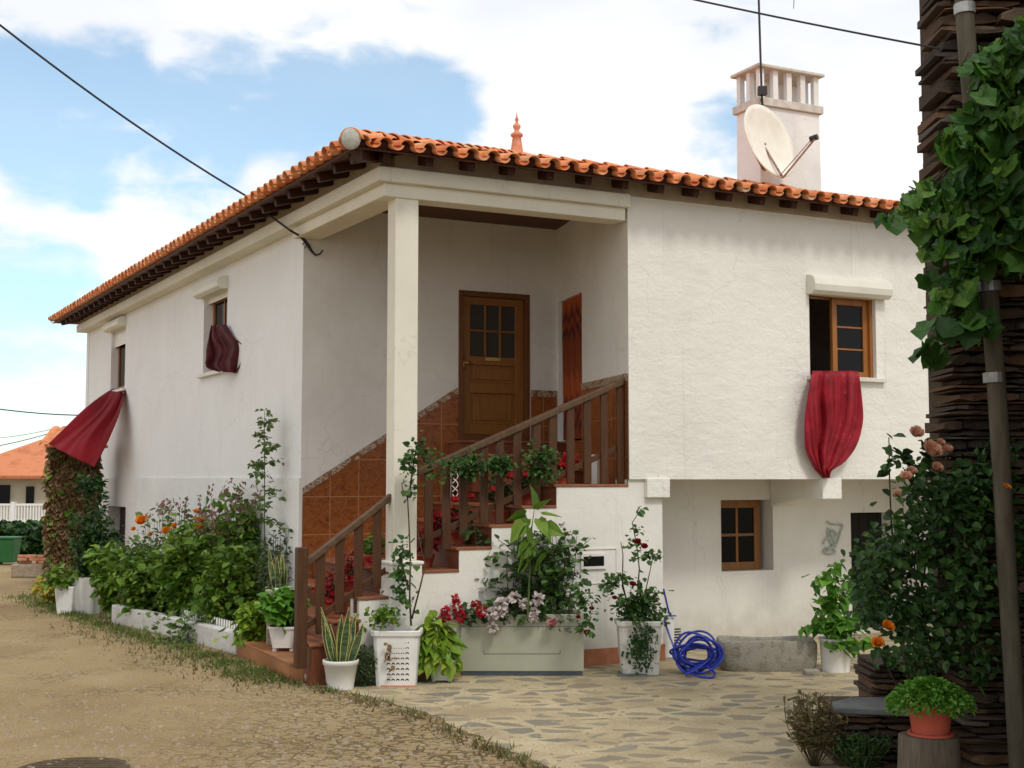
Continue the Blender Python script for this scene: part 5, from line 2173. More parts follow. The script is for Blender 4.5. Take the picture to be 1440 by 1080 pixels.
def hamper(name, label, px0, px1, pyt, pyb, mat, dirty, seed):
    loc = fore((px0 + px1) / 2, pyb, .2)
    r_ = thing(name, label, 'potted plant', loc, 'laundry hampers used as planters')
    y_ = loc.y - .18
    s_ = y_ / 1800
    wt, hh = (px1 - px0) / 2 * s_, (pyb - pyt) * s_
    wb = wt * .82
    dp = .19
    mb = MB()
    # body as ring of panels; the front has a grid of fan-shaped vents
    mb.lathe([(wb, 0), (wt * .96, hh - .05), (wt * 1.04, hh - .05), (wt * 1.06, hh - .01), (wt * 1.03, hh), (wt * .94, hh), (wt * .9, hh - .06)], (0, 0, 0), 36, sy=dp / wt, power=7)
    ob('pot', mb, mat, r_, world=False)
    mb = MB()
    cols, rows_ = 5, 8
    for c in range(cols):
        for rr2 in range(rows_):
            zc2 = hh * .12 + (hh * .66) * rr2 / (rows_ - 1)
            fx = (c - (cols - 1) / 2) * wt * .19 + wt * .10
            t_ = zc2 / hh
            fy = -(wb + (wt * .96 - wb) * t_) * dp / wt - .0015
            if dirty and R.random() < .15:
                continue
            arc = []
            m2 = 7
            for k in range(m2):
                an = pi * k / (m2 - 1)
                arc.append((fx + cos(an) * wt * .075, fy - .0006, zc2 + sin(an) * wt * .085))
            for k in range(m2):
                an = pi * (m2 - 1 - k) / (m2 - 1)
                arc.append((fx + cos(an) * wt * .035, fy - .0006, zc2 + sin(an) * wt * .035))
            mb.add(arc, [(k, k + 1, 2 * m2 - 2 - k, 2 * m2 - 1 - k) for k in range(m2 - 1)])
    ob('vent', mb, 'interior_dark' if not dirty else 'iron_black', r_, world=False)
    mb = MB()
    mb.lathe([(wt * .92, hh - .07), (.01, hh - .05)], (0, 0, 0), 24, sy=dp / wt, power=7, cap_bottom=False)
    ob('soil', mb, 'soil', r_, world=False)
    # base boards
    mb = MB()
    mb.box(-wt * .9, wt * .75, -dp * .95, dp * .8, -.02 + .0, 0.0)
    return r_, y_, hh


h1, yh, hh1 = hamper('hamper_planter', 'tall white laundry hamper holding a thin climbing rose against the column', 524, 592, 880, 958, 'pot_white', False, 1)
o0 = h1.location
ys = h1.location.y
st = [[W(578, 880, ys) - o0, W(576, 840, ys) - o0, W(577, 790, ys) - o0, W(575, 735, ys) - o0, W(573, 700, ys) - o0, W(566, 688, ys) - o0, W(565, 680, ys) - o0, W(572, 676, ys) - o0],
      [W(579, 870, ys) - o0, W(590, 828, ys) - o0, W(598, 795, ys) - o0, W(592, 770, ys) - o0, W(586, 740, ys) - o0],
      [W(574, 830, ys) - o0, W(565, 790, ys) - o0, W(566, 765, ys) - o0],
      [W(575, 700, ys) - o0, W(580, 660, ys - .05) - o0, W(585, 630, ys) - o0, W(600, 645, ys - .1) - o0, W(618, 655, ys) - o0]]
ob('stem', stem_mesh(st, .011, .004), 'stem_brown', h1, world=False, smooth=True)
mb = MB()
P_, D_ = [], []
for (cx, cy, rx_, ry_, n_) in ((568, 775, 12, 18, 60), (562, 810, 12, 20, 50), (575, 655, 14, 20, 50), (578, 690, 10, 14, 24), (600, 640, 24, 14, 60), (570, 835, 14, 16, 40), (615, 668, 16, 10, 28), (590, 620, 10, 10, 18), (640, 650, 20, 8, 30)):
    for _ in range(n_):
        p = W(cx + R.gauss(0, rx_ * .55), cy + R.gauss(0, ry_ * .55), ys + R.uniform(-.15, .1)) - o0
        P_.append(tuple(p))
        D_.append((R.uniform(-1, 1), -1, R.uniform(-.3, .5)))
leaves(mb, P_, D_, .065, .03)
ob('foliage', mb, 'leaf_rose', h1, world=False)
mb = MB()
P_, D_ = [], []
for _ in range(170):
    p = W(540 + R.gauss(0, 12), 868 + R.gauss(0, 8), yh + .1 + R.uniform(-.15, .1)) - o0
    P_.append(tuple(p))
    D_.append((R.uniform(-1, 1), -.6, R.uniform(-.3, .9)))
leaves(mb, P_, D_, .05, .024)
tag(ob('ground_cover', mb, 'leaf_mid', h1, world=False), kind='stuff')
mb = MB()
p = W(545, 920, yh - .02) - o0
leaves(mb, [tuple(p + Vector((R.gauss(0, .025), -.02, R.gauss(0, .06)))) for _ in range(24)], [(0, -1, -.5)] * 24, .05, .02)
ob('dry_tuft', mb, 'leaf_dead', h1, world=False)
# slabs under the tubs
for i, (x0_, x1_, yy, lb) in enumerate(((535, 585, 967, 'thin broken slab under the white laundry hamper'), (868, 912, 952, 'thin broken slate under the dirty hamper by the stair wall'))):
    mb = MB()
    a, b = G(x0_, yy), G(x1_, yy)
    mb.box8([(a.x, a.y, .004), (b.x, b.y - .02, .004), (b.x - .04, b.y + .3, .004), (a.x + .03, a.y + .3, .004), (a.x, a.y, .02), (b.x, b.y - .02, .02), (b.x - .04, b.y + .3, .02), (a.x + .03, a.y + .3, .02)])
    tag(ob('stone_slab', mb, ['clay_brick', 'slate_slab'][i]), lb, 'slab')

ho = thing('potted_hosta', 'lime-green broad-leaved plant in white pot between the hamper and grey planter chest', 'potted plant', fore(622, 957, .17))
y_ = ho.location.y
round_pot(ho, 20 * y_ / 1800, 28 * y_ / 1800, power=4, foot=.02)
ho.location.z = .02
P_, D_ = [], []
for _ in range(250):
    an, t_ = R.uniform(0, 2 * pi), sqrt(R.random())
    r_ = .215 * t_
    z_ = .46 * (1 - t_ ** 2 * .85) + R.uniform(-.1, .04)
    P_.append((cos(an) * r_ * 1.15 - .08, sin(an) * r_ * .8 - .03, z_ + .13))
    D_.append((cos(an), sin(an), .3 - .8 * t_))
mb = MB()
leaves(mb, P_, D_, .115, .05, shape='heart', droop=.4)
ob('foliage', mb, 'leaf_lime', ho, world=False)

# ---- grey planter chest (an old cabinet laid down)
cl = at_ground(734, 951, .26)
pc = thing('planter_chest', 'long grey-green metal chest planted with roses, red and white geraniums', 'planter', cl)
yq = cl.y - .26
sq = yq / 1800
wq, hq = (820 - 648) / 2 * sq, 85 * sq
mb = MB()
# side walls of the chest
for (a, b, c, d) in ((-wq, wq, -.26, -.23), (-wq, wq, .23, .26), (-wq, -wq + .03, -.23, .23), (wq - .03, wq, -.23, .23)):
    mb.box(a, b, c, d, .05, hq)
bx_ = ob('chest_body', mb, 'chest_panel', pc, world=False, bevel=.008)
mb = MB()
mb.box(-wq * .62, wq * .62, -.2635, -.2605, hq * .36, hq * .366)
mb.box(-wq * .99, wq * .99, -.2635, -.2605, hq * .80, hq * .806)
mb.box(-wq * .62, -wq * .615, -.2635, -.2605, hq * .366, hq * .42)
mb.box(wq * .615, wq * .62, -.2635, -.2605, hq * .366, hq * .42)
ob('pressed_line', mb, 'chest_base', pc, world=False)
mb = MB()
mb.box(-wq * .98, wq * .98, -.25, .25, 0, .05)
ob('chest_base', mb, 'chest_base', pc, world=False)
mb = MB()
mb.box(-wq + .03, wq - .03, -.23, .23, .1, hq - .04)
ob('soil', mb, 'soil', pc, world=False)


def part_plant(parent, nm, base, **k):
    e = bpy.data.objects.new(nm, None)
    COL.objects.link(e)
    e.parent = parent
    e.location = base
    st_ = add_plant(e, (0, 0, 0), **k)
    return e, st_


def LW(root, px, py, Y, base=(0, 0, 0)):
    return W(px, py, Y) - root.location - Vector(base)


for (bx__, h_, sp_, nst, nl, ln) in ((-.46, 1.12, .14, 7, 60, .07), (-.12, .98, .22, 8, 56, .07), (.16, 1.08, .24, 9, 60, .07), (.42, 1.08, .22, 9, 60, .07)):
    base = (bx__ * wq / .66, 0.05, hq - .05)
    e, st = part_plant(pc, 'rose_bush', base, h=h_ * .86, spread=sp_, nst=nst, leafn=nl, Ln=ln, Wd=.03, lmat='leaf_rose', smat='stem_brown', off=.09, start=.12, twigs=4)
# big leaved plant
e = bpy.data.objects.new('broad_leaf_plant', None)
COL.objects.link(e)
e.parent = pc
e.location = (0, 0, hq - .05)
bs = (0, 0, hq - .05)
st = [[LW(pc, 742, 868, 13.4, bs), LW(pc, 745, 800, 13.4, bs), LW(pc, 748, 740, 13.35, bs), LW(pc, 752, 712, 13.35, bs)]]
ob('stem', stem_mesh(st, .012), 'stem_green', e, world=False)
tg = [(735, 735, -1, -.6), (765, 735, .6, -.9), (722, 745, -1, -.5), (760, 708, .3, .6), (775, 722, 1, .1), (742, 760, -.5, -1), (785, 755, 1, -.4), (752, 700, -.1, 1), (728, 722, -1, .2), (770, 765, .5, -1)]
mb = MB()
leaves(mb, [tuple(LW(pc, a + (750 - a) * .5, b + (725 - b) * .5, 13.3, bs)) for a, b, c, d in tg], [(c, -.35, d) for a, b, c, d in tg], .22, .08, shape='heart', droop=.1, jitter=.15)
leaves(mb, [tuple(LW(pc, 745 + R.gauss(0, 14), 770 + R.gauss(0, 14), 13.3, bs)) for _ in range(14)], [(R.uniform(-1, 1), -.5, -.6)] * 14, .15, .05, shape='heart')
ob('foliage', mb, 'leaf_mid', e, world=False)


def ger(parent_root, nm, pxs, pys, pxe, pye, nleaf, heads, pm_, base, Y):
    e = bpy.data.objects.new(nm, None)
    COL.objects.link(e)
    e.parent = parent_root
    e.location = base
    P_, D_ = [], []
    for _ in range(nleaf):
        p = LW(parent_root, R.uniform(pxs, pxe), R.uniform(pys, pye), Y + R.uniform(-.1, .15), base)
        P_.append(tuple(p))
        D_.append((R.uniform(-1, 1), -.8, R.uniform(-.2, .8)))
    mb_ = MB()
    leaves(mb_, P_, D_, .06, .032, shape='heart')
    ob('foliage', mb_, 'leaf_rose', e, world=False)
    stems_ = []
    for (hx, hy, hr) in heads:
        p = LW(parent_root, hx, hy, Y - .12, base)
        mbh = head(p + Vector((0, -.05, 0)), hr * 1.2, 40)
        ob('flower_head', mbh, pm_, e, world=False)
        stems_.append([LW(parent_root, hx + (734 - hx) * .08, hy + 18, Y, base), p])
    ob('stem', stem_mesh(stems_, .004), 'stem_green', e, world=False)
    return e


yG = yq + .05
ger(pc, 'red_geranium', 640, 850, 688, 880, 120, [(626, 858, .035), (625, 868, .045), (641, 841, .035), (643, 849, .04), (649, 866, .045), (670, 849, .035), (678, 860, .048), (640, 861, .03)], 'petal_red', (-wq, 0, hq - .05), yG)
ger(pc, 'white_geranium', 682, 845, 775, 878, 230, [(706, 848, .055), (725, 840, .05), (699, 860, .05), (738, 849, .045), (757, 842, .05), (751, 860, .04), (694, 882, .04), (750, 866, .04), (687, 862, .045), (708, 861, .035)], 'petal_white', (-.1, 0, hq - .05), yG)
ger(pc, 'pink_geranium', 770, 855, 830, 890, 110, [(776, 875, .04)], 'petal_pink', (.4, 0, hq - .05), yG)
flw = [(832, 857, 13.25, .04), (813, 869, 13.2, .035), (825, 890, 13.15, .04), (820, 845, 13.3, .03)]
e = bpy.data.objects.new('drooping_rose', None)
COL.objects.link(e)
e.parent = pc
e.location = (wq, 0, hq)
st = [[LW(pc, 800, 865, 13.3, e.location), LW(pc, 818, 830, 13.25, e.location), LW(pc, 832, 850, 13.2, e.location), LW(pc, 828, 890, 13.15, e.location)]]
ob('stem', stem_mesh(st, .006), 'stem_brown', e, world=False)
ob('foliage', dress(st, 90, .06, .028, .1, .09), 'leaf_rose', e, world=False)
for f_ in flw:
    ob('flower', rosette(LW(pc, f_[0], f_[1], f_[2], e.location), f_[3]), 'petal_crimson', e, world=False)

# ---- second hamper with rose
h2, yh2, hh2 = hamper('hamper_planter', 'weathered white hamper with crimson rose bush against the stair wall', 867, 931, 876, 951, 'pot_white_dirty', True, 2)
o0 = h2.location
Yr = h2.location.y
st = [[W(898, 880, Yr) - o0, W(896, 840, Yr) - o0, W(899, 800, Yr) - o0, W(895, 765, Yr) - o0, W(889, 735, Yr) - o0, W(902, 715, Yr) - o0],
      [W(900, 880, Yr) - o0, W(908, 830, Yr) - o0, W(918, 785, Yr) - o0],
      [W(895, 880, Yr) - o0, W(880, 840, Yr) - o0, W(872, 805, Yr) - o0, W(862, 815, Yr) - o0],
      [W(893, 880, Yr) - o0, W(875, 825, Yr) - o0, W(876, 780, Yr) - o0, W(873, 762, Yr) - o0],
      [W(900, 880, Yr) - o0, W(915, 850, Yr) - o0, W(926, 845, Yr) - o0]]
ob('stem', stem_mesh(st, .010, .004), 'stem_brown', h2, world=False, smooth=True)
P_, D_ = [], []
for (cx, cy, rx_, ry_, n_) in ((905, 845, 24, 20, 330), (880, 850, 16, 18, 140), (912, 782, 20, 8, 70), (872, 812, 22, 7, 50), (900, 720, 8, 6, 16), (890, 765, 14, 10, 30), (858, 822, 14, 8, 40), (905, 868, 28, 10, 160), (898, 745, 10, 8, 14), (855, 830, 10, 10, 20)):
    for _ in range(n_):
        p = W(cx + R.gauss(0, rx_ * .5), cy + R.gauss(0, ry_ * .5), Yr + R.uniform(-.18, .12)) - o0
        P_.append(tuple(p))
        D_.append((R.uniform(-1, 1), -1, R.uniform(-.3, .5)))
mb = MB()
leaves(mb, P_, D_, .055, .026)
ob('foliage', mb, 'leaf_rose', h2, world=False)
flowers_px(h2, [(897, 763, Yr - .12, .05), (906, 770, Yr - .1, .05), (889, 823, Yr - .15, .055), (864, 842, Yr - .12, .04)], 'petal_crimson')
mb = MB()
P_ = []
for _ in range(330):
    P_.append(tuple(W(903 + R.gauss(0, 10), 905 + R.gauss(0, 18), Yr - .2) - o0 + Vector((0, R.uniform(-.035, -.01), 0))))
leaves(mb, P_, [(0, -1, -.6)] * len(P_), .035, .016, droop=.6)
tag(ob('trailing_moss', mb, 'leaf_dark', h2, world=False), kind='stuff')

# bucket, mop handle, hose
bk = thing('bucket', 'slim white plastic bucket standing behind the blue hose', 'bucket', G(943, 930) + Vector((0, .35, 0)))
yb2 = bk.location.y
ztop_b = W(943, 868, yb2).z
mb = MB()
rb = 11.5 * yb2 / 1800
mb.lathe([(rb * .8, 0), (rb, ztop_b), (rb * 1.08, ztop_b), (rb * 1.08, ztop_b + .015), (rb * .92, ztop_b + .015), (rb * .9, ztop_b - .05)], (0, 0, 0), 24)
ob('body', mb, 'pot_white', bk, world=False, smooth=False)
mp_ = thing('broom', 'blue handled brush standing in the white bucket', 'brush', (bk.location.x, yb2, ztop_b - .1))
mb = MB()
o0 = mp_.location
mb.tube([W(933, 828, yb2) - o0, W(938, 850, yb2) - o0, W(942, 866, yb2) - o0], .011)
mb.tube([W(935, 866, yb2 - .1) - o0, W(951, 866, yb2 - .1) - o0], .008)
ob('handle', mb, 'hose_blue', mp_, world=False)
hz = thing('garden_hose', 'coiled blue garden hose in a tangled heap beside the granite trough', 'hose', at_ground(982, 952, .2))
o0 = hz.location
yh_ = o0.y
pts = []
cx, cz = W(980, 920, yh_).x - o0.x, .24
for k in range(700):
    a = k * .105
    lp = k * .105 / (2 * pi)
    rx_ = .20 + .055 * sin(lp * 2.3) + .03 * sin(a * 1.37 + lp)
    rz_ = .135 + .06 * sin(lp * 3.1 + 1) + .03 * sin(a * 1.61)
    pts.append(Vector((cx + .03 * sin(lp * 1.7) + cos(a) * rx_, -.02 + .075 * sin(lp * 2.9) + .08 * sin(a + lp), max(.016, cz - .03 + .025 * sin(lp * 2.1) + sin(a) * rz_))))
tail = [W(975, 948, yh_ - .25) - o0, W(1000, 953, yh_ - .35) - o0, W(1004, 945, yh_ - .2) - o0, W(985, 935, yh_ - .1) - o0, W(965, 950, yh_ - .3) - o0]
for q in tail:
    q.z = max(q.z, .016)


def catmull(P_, n=10):
    o_ = []
    for i in range(len(P_) - 1):
        p0, p1, p2, p3 = P_[max(i - 1, 0)], P_[i], P_[i + 1], P_[min(i + 2, len(P_) - 1)]
        for k in range(n):
            f_ = k / n
            o_.append(0.5 * ((2 * p1) + (p2 - p0) * f_ + (2 * p0 - 5 * p1 + 4 * p2 - p3) * f_ ** 2 + (3 * p1 - p0 - 3 * p2 + p3) * f_ ** 3))
    o_.append(P_[-1])
    return o_


lead = [W(934, 872, yb2 - .25) - o0, W(940, 890, yb2 - .3) - o0, W(949, 915, yh_ - .1) - o0, W(953, 935, yh_ - .2) - o0, W(970, 946, yh_ - .25) - o0, pts[0]]
for q in lead[:-1]:
    q.z = max(q.z, .016)
mb = MB()
mb.tube(catmull(lead)[:-1] + pts + catmull([pts[-1]] + tail)[1:], .0125, 7)
ob('hose', mb, 'hose_blue', hz, world=False, smooth=True)
# grate behind hose
gt = MB()
p = F.P(F.u(960), 0, .75)
for k in range(7):
    F.box(gt, u933 + .02, u933 + .75, .03 + k * .033, .045 + k * .033, .80, .83)
tag(ob('floor_grate', gt, 'iron_black'), 'dark rusty grille low at the wall behind the blue hose', 'grille')

# ---- granite trough
tr_l, tr_r = at_ground(1013, 944), at_ground(1156, 947)
trc = (tr_l + tr_r) / 2 + Vector((0, .24, 0))
tr = thing('stone_trough', 'long rough grey granite trough on the yard below the small lower window', 'trough', trc)
wt_ = (tr_r.x - tr_l.x) / 2
ht_ = W(1100, 902, trc.y - .24).z
mb = MB()
nx, ny = 26, 10


def trough_xy(t_, z_, inset):
    pass


seg = 64
o_ = []
rr_ = random.Random(5)
rowsT = [(.90, 0.0), (.97, .04), (1.0, ht_ * .4), (1.005, ht_ * .8), (.99, ht_ - .015), (.97, ht_), (.90, ht_ - .003), (.885, ht_ - .03), (.85, ht_ * .55), (.4, ht_ * .5), (.01, ht_ * .5)]
for (q, z_) in rowsT:
    for k in range(seg):
        an = 2 * pi * k / seg
        pw = 4.5
        c_, s__ = cos(an), sin(an)
        kk = (abs(c_) ** pw + abs(s__) ** pw) ** (-1 / pw)
        sideq = q
        dpth = .25 * (q if q > .88 else q * .85)
        j = 1 + rr_.uniform(-.008, .008)
        zz = z_ + (0.012 * sin(an * 3) if z_ > .1 else 0)
        o_.append((c_ * kk * wt_ * sideq * j, s__ * kk * dpth * j, zz))
mb.add(o_, [(i * seg + k, i * seg + (k + 1) % seg, (i + 1) * seg + (k + 1) % seg, (i + 1) * seg + k) for i in range(len(rowsT) - 1) for k in range(seg)])
ob('basin', mb, 'granite', tr, world=False, smooth=True)
mb = MB()
p = G(1142, 950) - tr.location
mb.box(p.x - .08, p.x + .08, p.y - .02, p.y + .1, 0.004, .06)
ob('support_stone', mb, 'granite', tr, world=False, bevel=.01)

# metal wall ornament: a relief of a jug shape with scrolls
orn = thing('wall_ornament', 'pale verdigris scrollwork ornament on the wall under the corbel', 'ornament', F.P(F.u(1170), 1.0, RN))
mb = MB()
O_ = lambda x, y: F.P(*F.pix(x, y, RN - .03), RN - .03)
for pl_ in ([(1163, 733), (1170, 737), (1185, 738), (1182, 748), (1178, 762), (1172, 770)], [(1165, 742), (1166, 755), (1172, 768)], [(1158, 765), (1162, 758), (1170, 757), (1174, 764), (1168, 770), (1160, 771)],
            [(1157, 774), (1166, 779), (1174, 777), (1172, 770)], [(1170, 745), (1176, 750), (1172, 757), (1168, 750), (1170, 745)], [(1160, 778), (1168, 772), (1176, 768)]):
    mb.tube(catmull([O_(*q) for q in pl_], 6), .012, 6)
ob('scrollwork', mb, 'verdigris', orn, smooth=True)

# white pot with leafy plant near the trough
wp = thing('potted_leafy_plant', 'tall leafy plant in a white pot between the granite trough and rose bush', 'potted plant', at_ground(1182, 948, .2))
y_ = wp.location.y
round_pot(wp, 22 * y_ / 1800, 46 * y_ / 1800, taper=.86)
o0 = wp.location
P_, D_ = [], []
for (cx, cy, rx_, ry_, n_) in ((1175, 880, 28, 18, 150), (1190, 905, 20, 10, 50), (1165, 850, 20, 14, 60), (1160, 815, 14, 10, 30), (1180, 830, 16, 16, 50), (1172, 800, 12, 6, 12), (1140, 885, 14, 4, 14)):
    for _ in range(n_):
        p = W(cx + R.gauss(0, rx_ * .55), cy + R.gauss(0, ry_ * .55), y_ + R.uniform(-.2, .15)) - o0
        P_.append(tuple(p))
        D_.append((R.uniform(-1, 1), -1, R.uniform(-.3, .6)))
mb = MB()
leaves(mb, P_, D_, .105, .045, shape='heart')
ob('foliage', mb, 'leaf_bright', wp, world=False)
st = [[Vector((0, 0, .3)), W(x, y, y_) - o0] for x, y in ((1160, 810), (1175, 800), (1165, 850), (1190, 860), (1148, 882))]
ob('stem', stem_mesh(st, .007), 'stem_green', wp, world=False)
flowers_px(wp, [(1179, 841, y_ - .2, .035)], 'petal_orange')

# ---- pots and flowers on the stairs
def stair_pot(label, px, pyb, n, r_, h_, lm, petals, cat='potted plant', leaf=.05, ph_=.32, name='potted_geranium', sp_=.14, pot='terracotta_pot', z=None):
    u, _ = F.pix(px, pyb, n)
    # rest on the tread below
    zt3 = .185
    for k in range(8):
        if u >= us_[k]:
            zt3 = zs_[k]
    loc = F.P(u, zt3, n)
    rt = thing(name, label, cat, loc, 'flower pots on the stairs')
    round_pot(rt, r_, h_, pot, rim=.02)
    add_plant(rt, (0, 0, h_ * .8), ph_, sp_, 9, 20, leaf, leaf * .5, lm, off=.06, start=.2)
    for (fx, fy, fr2) in petals:
        p = W(fx, fy, loc.y - .1) - loc
        ob('flower', rosette(p, fr2, 10, layers=2), 'petal_red', rt, world=False)
    return rt


stair_pot('red poinsettia in clay pot on the lower steps behind the second baluster', 465, 850, .7, .10, .14, 'petal_crimson', [(462, 848, .07), (470, 838, .06)])
stair_pot('red flowered pot plant on the lower steps left of the column', 492, 845, .75, .10, .13, 'petal_crimson', [(497, 818, .08), (487, 846, .07), (499, 836, .06), (480, 849, .05)])
stair_pot('green pot plant with one pink bloom just left of the column base', 522, 815, .6, .10, .15, 'leaf_mid', [(520, 790, .05), (536, 808, .05)], ph_=.25)
stair_pot('red flowered pot immediately right of the column', 598, 770, .5, .10, .14, 'petal_crimson', [(593, 762, .06), (597, 745, .05)])
stair_pot('red begonia pot on the fourth tread', 620, 745, .6, .10, .14, 'petal_crimson', [(616, 728, .08), (608, 735, .05)])
stair_pot('red and dark leaved pot plant beside the white wire stand', 646, 720, .7, .11, .15, 'leaf_dark', [(640, 705, .07), (662, 700, .06), (648, 694, .05), (632, 716, .05)])
stair_pot('bushy pot with two big red blooms on the upper flight', 705, 700, .5, .11, .15, 'leaf_dark', [(720, 672, .075), (695, 690, .06), (706, 668, .04)], ph_=.4)
stair_pot('red flowered pot near the top of the stairs', 742, 690, .55, .10, .14, 'leaf_dark', [(738, 670, .065), (747, 686, .055)])
stair_pot('orange-red spiky plant pot on the landing by the side wall', 792, 678, .5, .09, .12, 'petal_red', [(790, 656, .06)], ph_=.25)
# hanging baskets on the rail
for i, (px, py, rx_, ry_, lb) in enumerate(((658, 655, 24, 18, 'trailing green basket hooked on the rail nearest the column'), (703, 652, 18, 11, 'small green basket in the middle of the upper railing'), (762, 650, 22, 24, 'bushy green basket on the upper railing nearest the landing'))):
    u, z = F.pix(px, py + 8, -.05)
    hb_ = thing('hanging_basket', lb, 'hanging basket', F.P(u, z, -.02), 'baskets hooked on the railing')
    mb = MB()
    mb.lathe([(.06, 0), (.10, .03), (.115, .12), (.10, .12), (.09, .1)], (0, 0, -.04), 18)
    ob('basket', mb, 'stem_brown', hb_, world=False)
    mb = MB()
    mb.tube([(0, .03, .08), (0, .05, .2), (0, .14, .22)], .005, 5)
    ob('hook', mb, 'iron_black', hb_, world=False)
    P_, D_ = [], []
    for _ in range(int(9 * (rx_ + ry_))):
        p = W(px + R.gauss(0, rx_ * .5), py + R.gauss(0, ry_ * .5), hb_.location.y + R.uniform(-.14, .06)) - hb_.location
        P_.append(tuple(p))
        D_.append((R.uniform(-1, 1), -.8, R.uniform(-.6, .4)))
    mb = MB()
    leaves(mb, P_, D_, .055, .02)
    ob('foliage', mb, 'leaf_rose', hb_, world=False)
# white wire plant stand
ws = thing('wire_plant_stand', 'white scrolled wire plant stand leaning on the tiled wall behind the railing', 'plant stand', F.P(F.u(640), zs_[3], 1.3))
mb = MB()
yw = F.P(F.u(640), 0, 1.3).y
Q = lambda x, y: W(x, y, yw)
mb.tube([Q(633, 657), Q(633, 710)], .012)
mb.tube([Q(647, 680), Q(647, 710)], .010)
mb.tube(catmull([Q(633, 662), Q(640, 660), Q(647, 670), Q(647, 682)], 8), .009)
for k in range(3):
    mb.tube(catmull([Q(636, 668 + 12 * k), Q(641, 664 + 12 * k), Q(644, 670 + 12 * k), Q(640, 675 + 12 * k), Q(636, 671 + 12 * k)], 6), .006)
ob('frame', mb, 'wire_white', ws, smooth=True)

# ------------------------------------------------------------------ right: slate wall, pole, vine, rose bush, ledge
YW = 9.1


def slab_stone(mb, x0, x1, yf, yb, z0, z1, rr):
    """one split slate: ragged front outline, uneven thickness"""
    n = max(2, int((x1 - x0) / .07))
    fb, ft = [], []
    th = z1 - z0
    for i in range(n + 1):
        t_ = i / n
        x = x0 + (x1 - x0) * t_
        e = .35 if i in (0, n) else 0
        j = rr.uniform(-.016, .016) - e * -.02
        fb.append((x + rr.uniform(-.008, .008), yf + j + rr.uniform(-.006, .006), z0 + th * rr.uniform(0, .22) + (th * .15 if e else 0)))
        ft.append((x + rr.uniform(-.008, .008), yf + j + rr.uniform(-.004, .012), z1 - th * rr.uniform(0, .22) - (th * .15 if e else 0)))
    m_ = n + 1
    bb = [(x0 + (x1 - x0) * i / n, yb, z0) for i in range(m_)]
    bt = [(x0 + (x1 - x0) * i / n, yb, z1) for i in range(m_)]
    fs = []
    for i in range(n):
        fs += [(i, i + 1, m_ + i + 1, m_ + i), (m_ + i, m_ + i + 1, 3 * m_ + i + 1, 3 * m_ + i), (2 * m_ + i, 2 * m_ + i + 1, i + 1, i)]
    fs += [(0, m_, 3 * m_, 2 * m_), (n, 2 * m_ + n, 3 * m_ + n, m_ + n)]
    mb.add(fb + ft + bb + bt, fs)


SW = thing('slate_wall', 'tall dark dry-stone slate wall of the neighbouring building along the right edge', 'wall', W(1318, 1000, YW))
SW.location.z = 0
mb = MB()
z = 0.0
xl = W(1343, 672, YW).x
while z < 6.4:
    hh = R.choice((.02, .03, .04, .05, .07, .1)) * R.uniform(.8, 1.2)
    x = xl + R.uniform(-.06, .07) + .03 * sin(z * 2.3)
    if 3.0 < z < 3.6:
        x -= R.uniform(0, .05)
    while x < xl + 1.7:
        ln = R.uniform(.12, .5)
        pr_ = R.uniform(-.09, .03)
        x2 = x + ln
        slab_stone(mb, x, x2 - .006, YW + pr_, YW + .45, z, z + hh - .004, R)
        x = x2
    z += hh
ob('stonework', mb, 'slate_stone', SW)
mb = MB()
mb.box(xl + .12, xl + 1.6, YW + .1, YW + .9, 0, 6.35)
ob('mortar_core', mb, 'soil', SW)
# unseen stone wing towards the viewer, added to block light from the right
mb = MB()
z = 0.0
while z < 6.4:
    hh = R.uniform(.06, .12)
    y = 2.2
    while y < YW + .3:
        ln = R.uniform(.3, .8)
        pr_ = R.uniform(-.02, .02)
        mb.box(4.05 + pr_, 4.6, y, min(y + ln - .01, YW + .4), z, z + hh - .008)
        y += ln
    z += hh
ob('stonework', mb, 'slate_stone', SW)

# pole
pl2 = tag(ob('drainpipe', MB(), 'pipe_cement'), 'long leaning grey pipe with joints in front of the slate wall', 'pipe')
bpy.data.objects.remove(pl2)
PP = thing('drainpipe', 'long leaning grey-brown pipe standing in front of the slate wall', 'pipe', W(1432, 1100, 8.7))
mb = MB()
Yp = 8.7
cl_ = [W(1353, -60, Yp), W(1358, 40, Yp), W(1372, 200, Yp), W(1392, 420, Yp), W(1405, 600, Yp), W(1416, 800, Yp), W(1428, 1000, Yp), W(1436, 1150, Yp)]
mb.tube(catmull(cl_, 5), .062, 16)
ob('pipe', mb, 'pipe_cement', PP, smooth=True)
for (x, y, r_) in ((1356, 12, .072), (1391, 402, .075), (1397, 640 - 110, .07)):
    mb = MB()
    a, b = W(x, y - 6, Yp), W(x + .8, y + 8, Yp)
    mb.tube([a, b], r_, 16)
    ob('joint', mb, 'galvanised', PP)

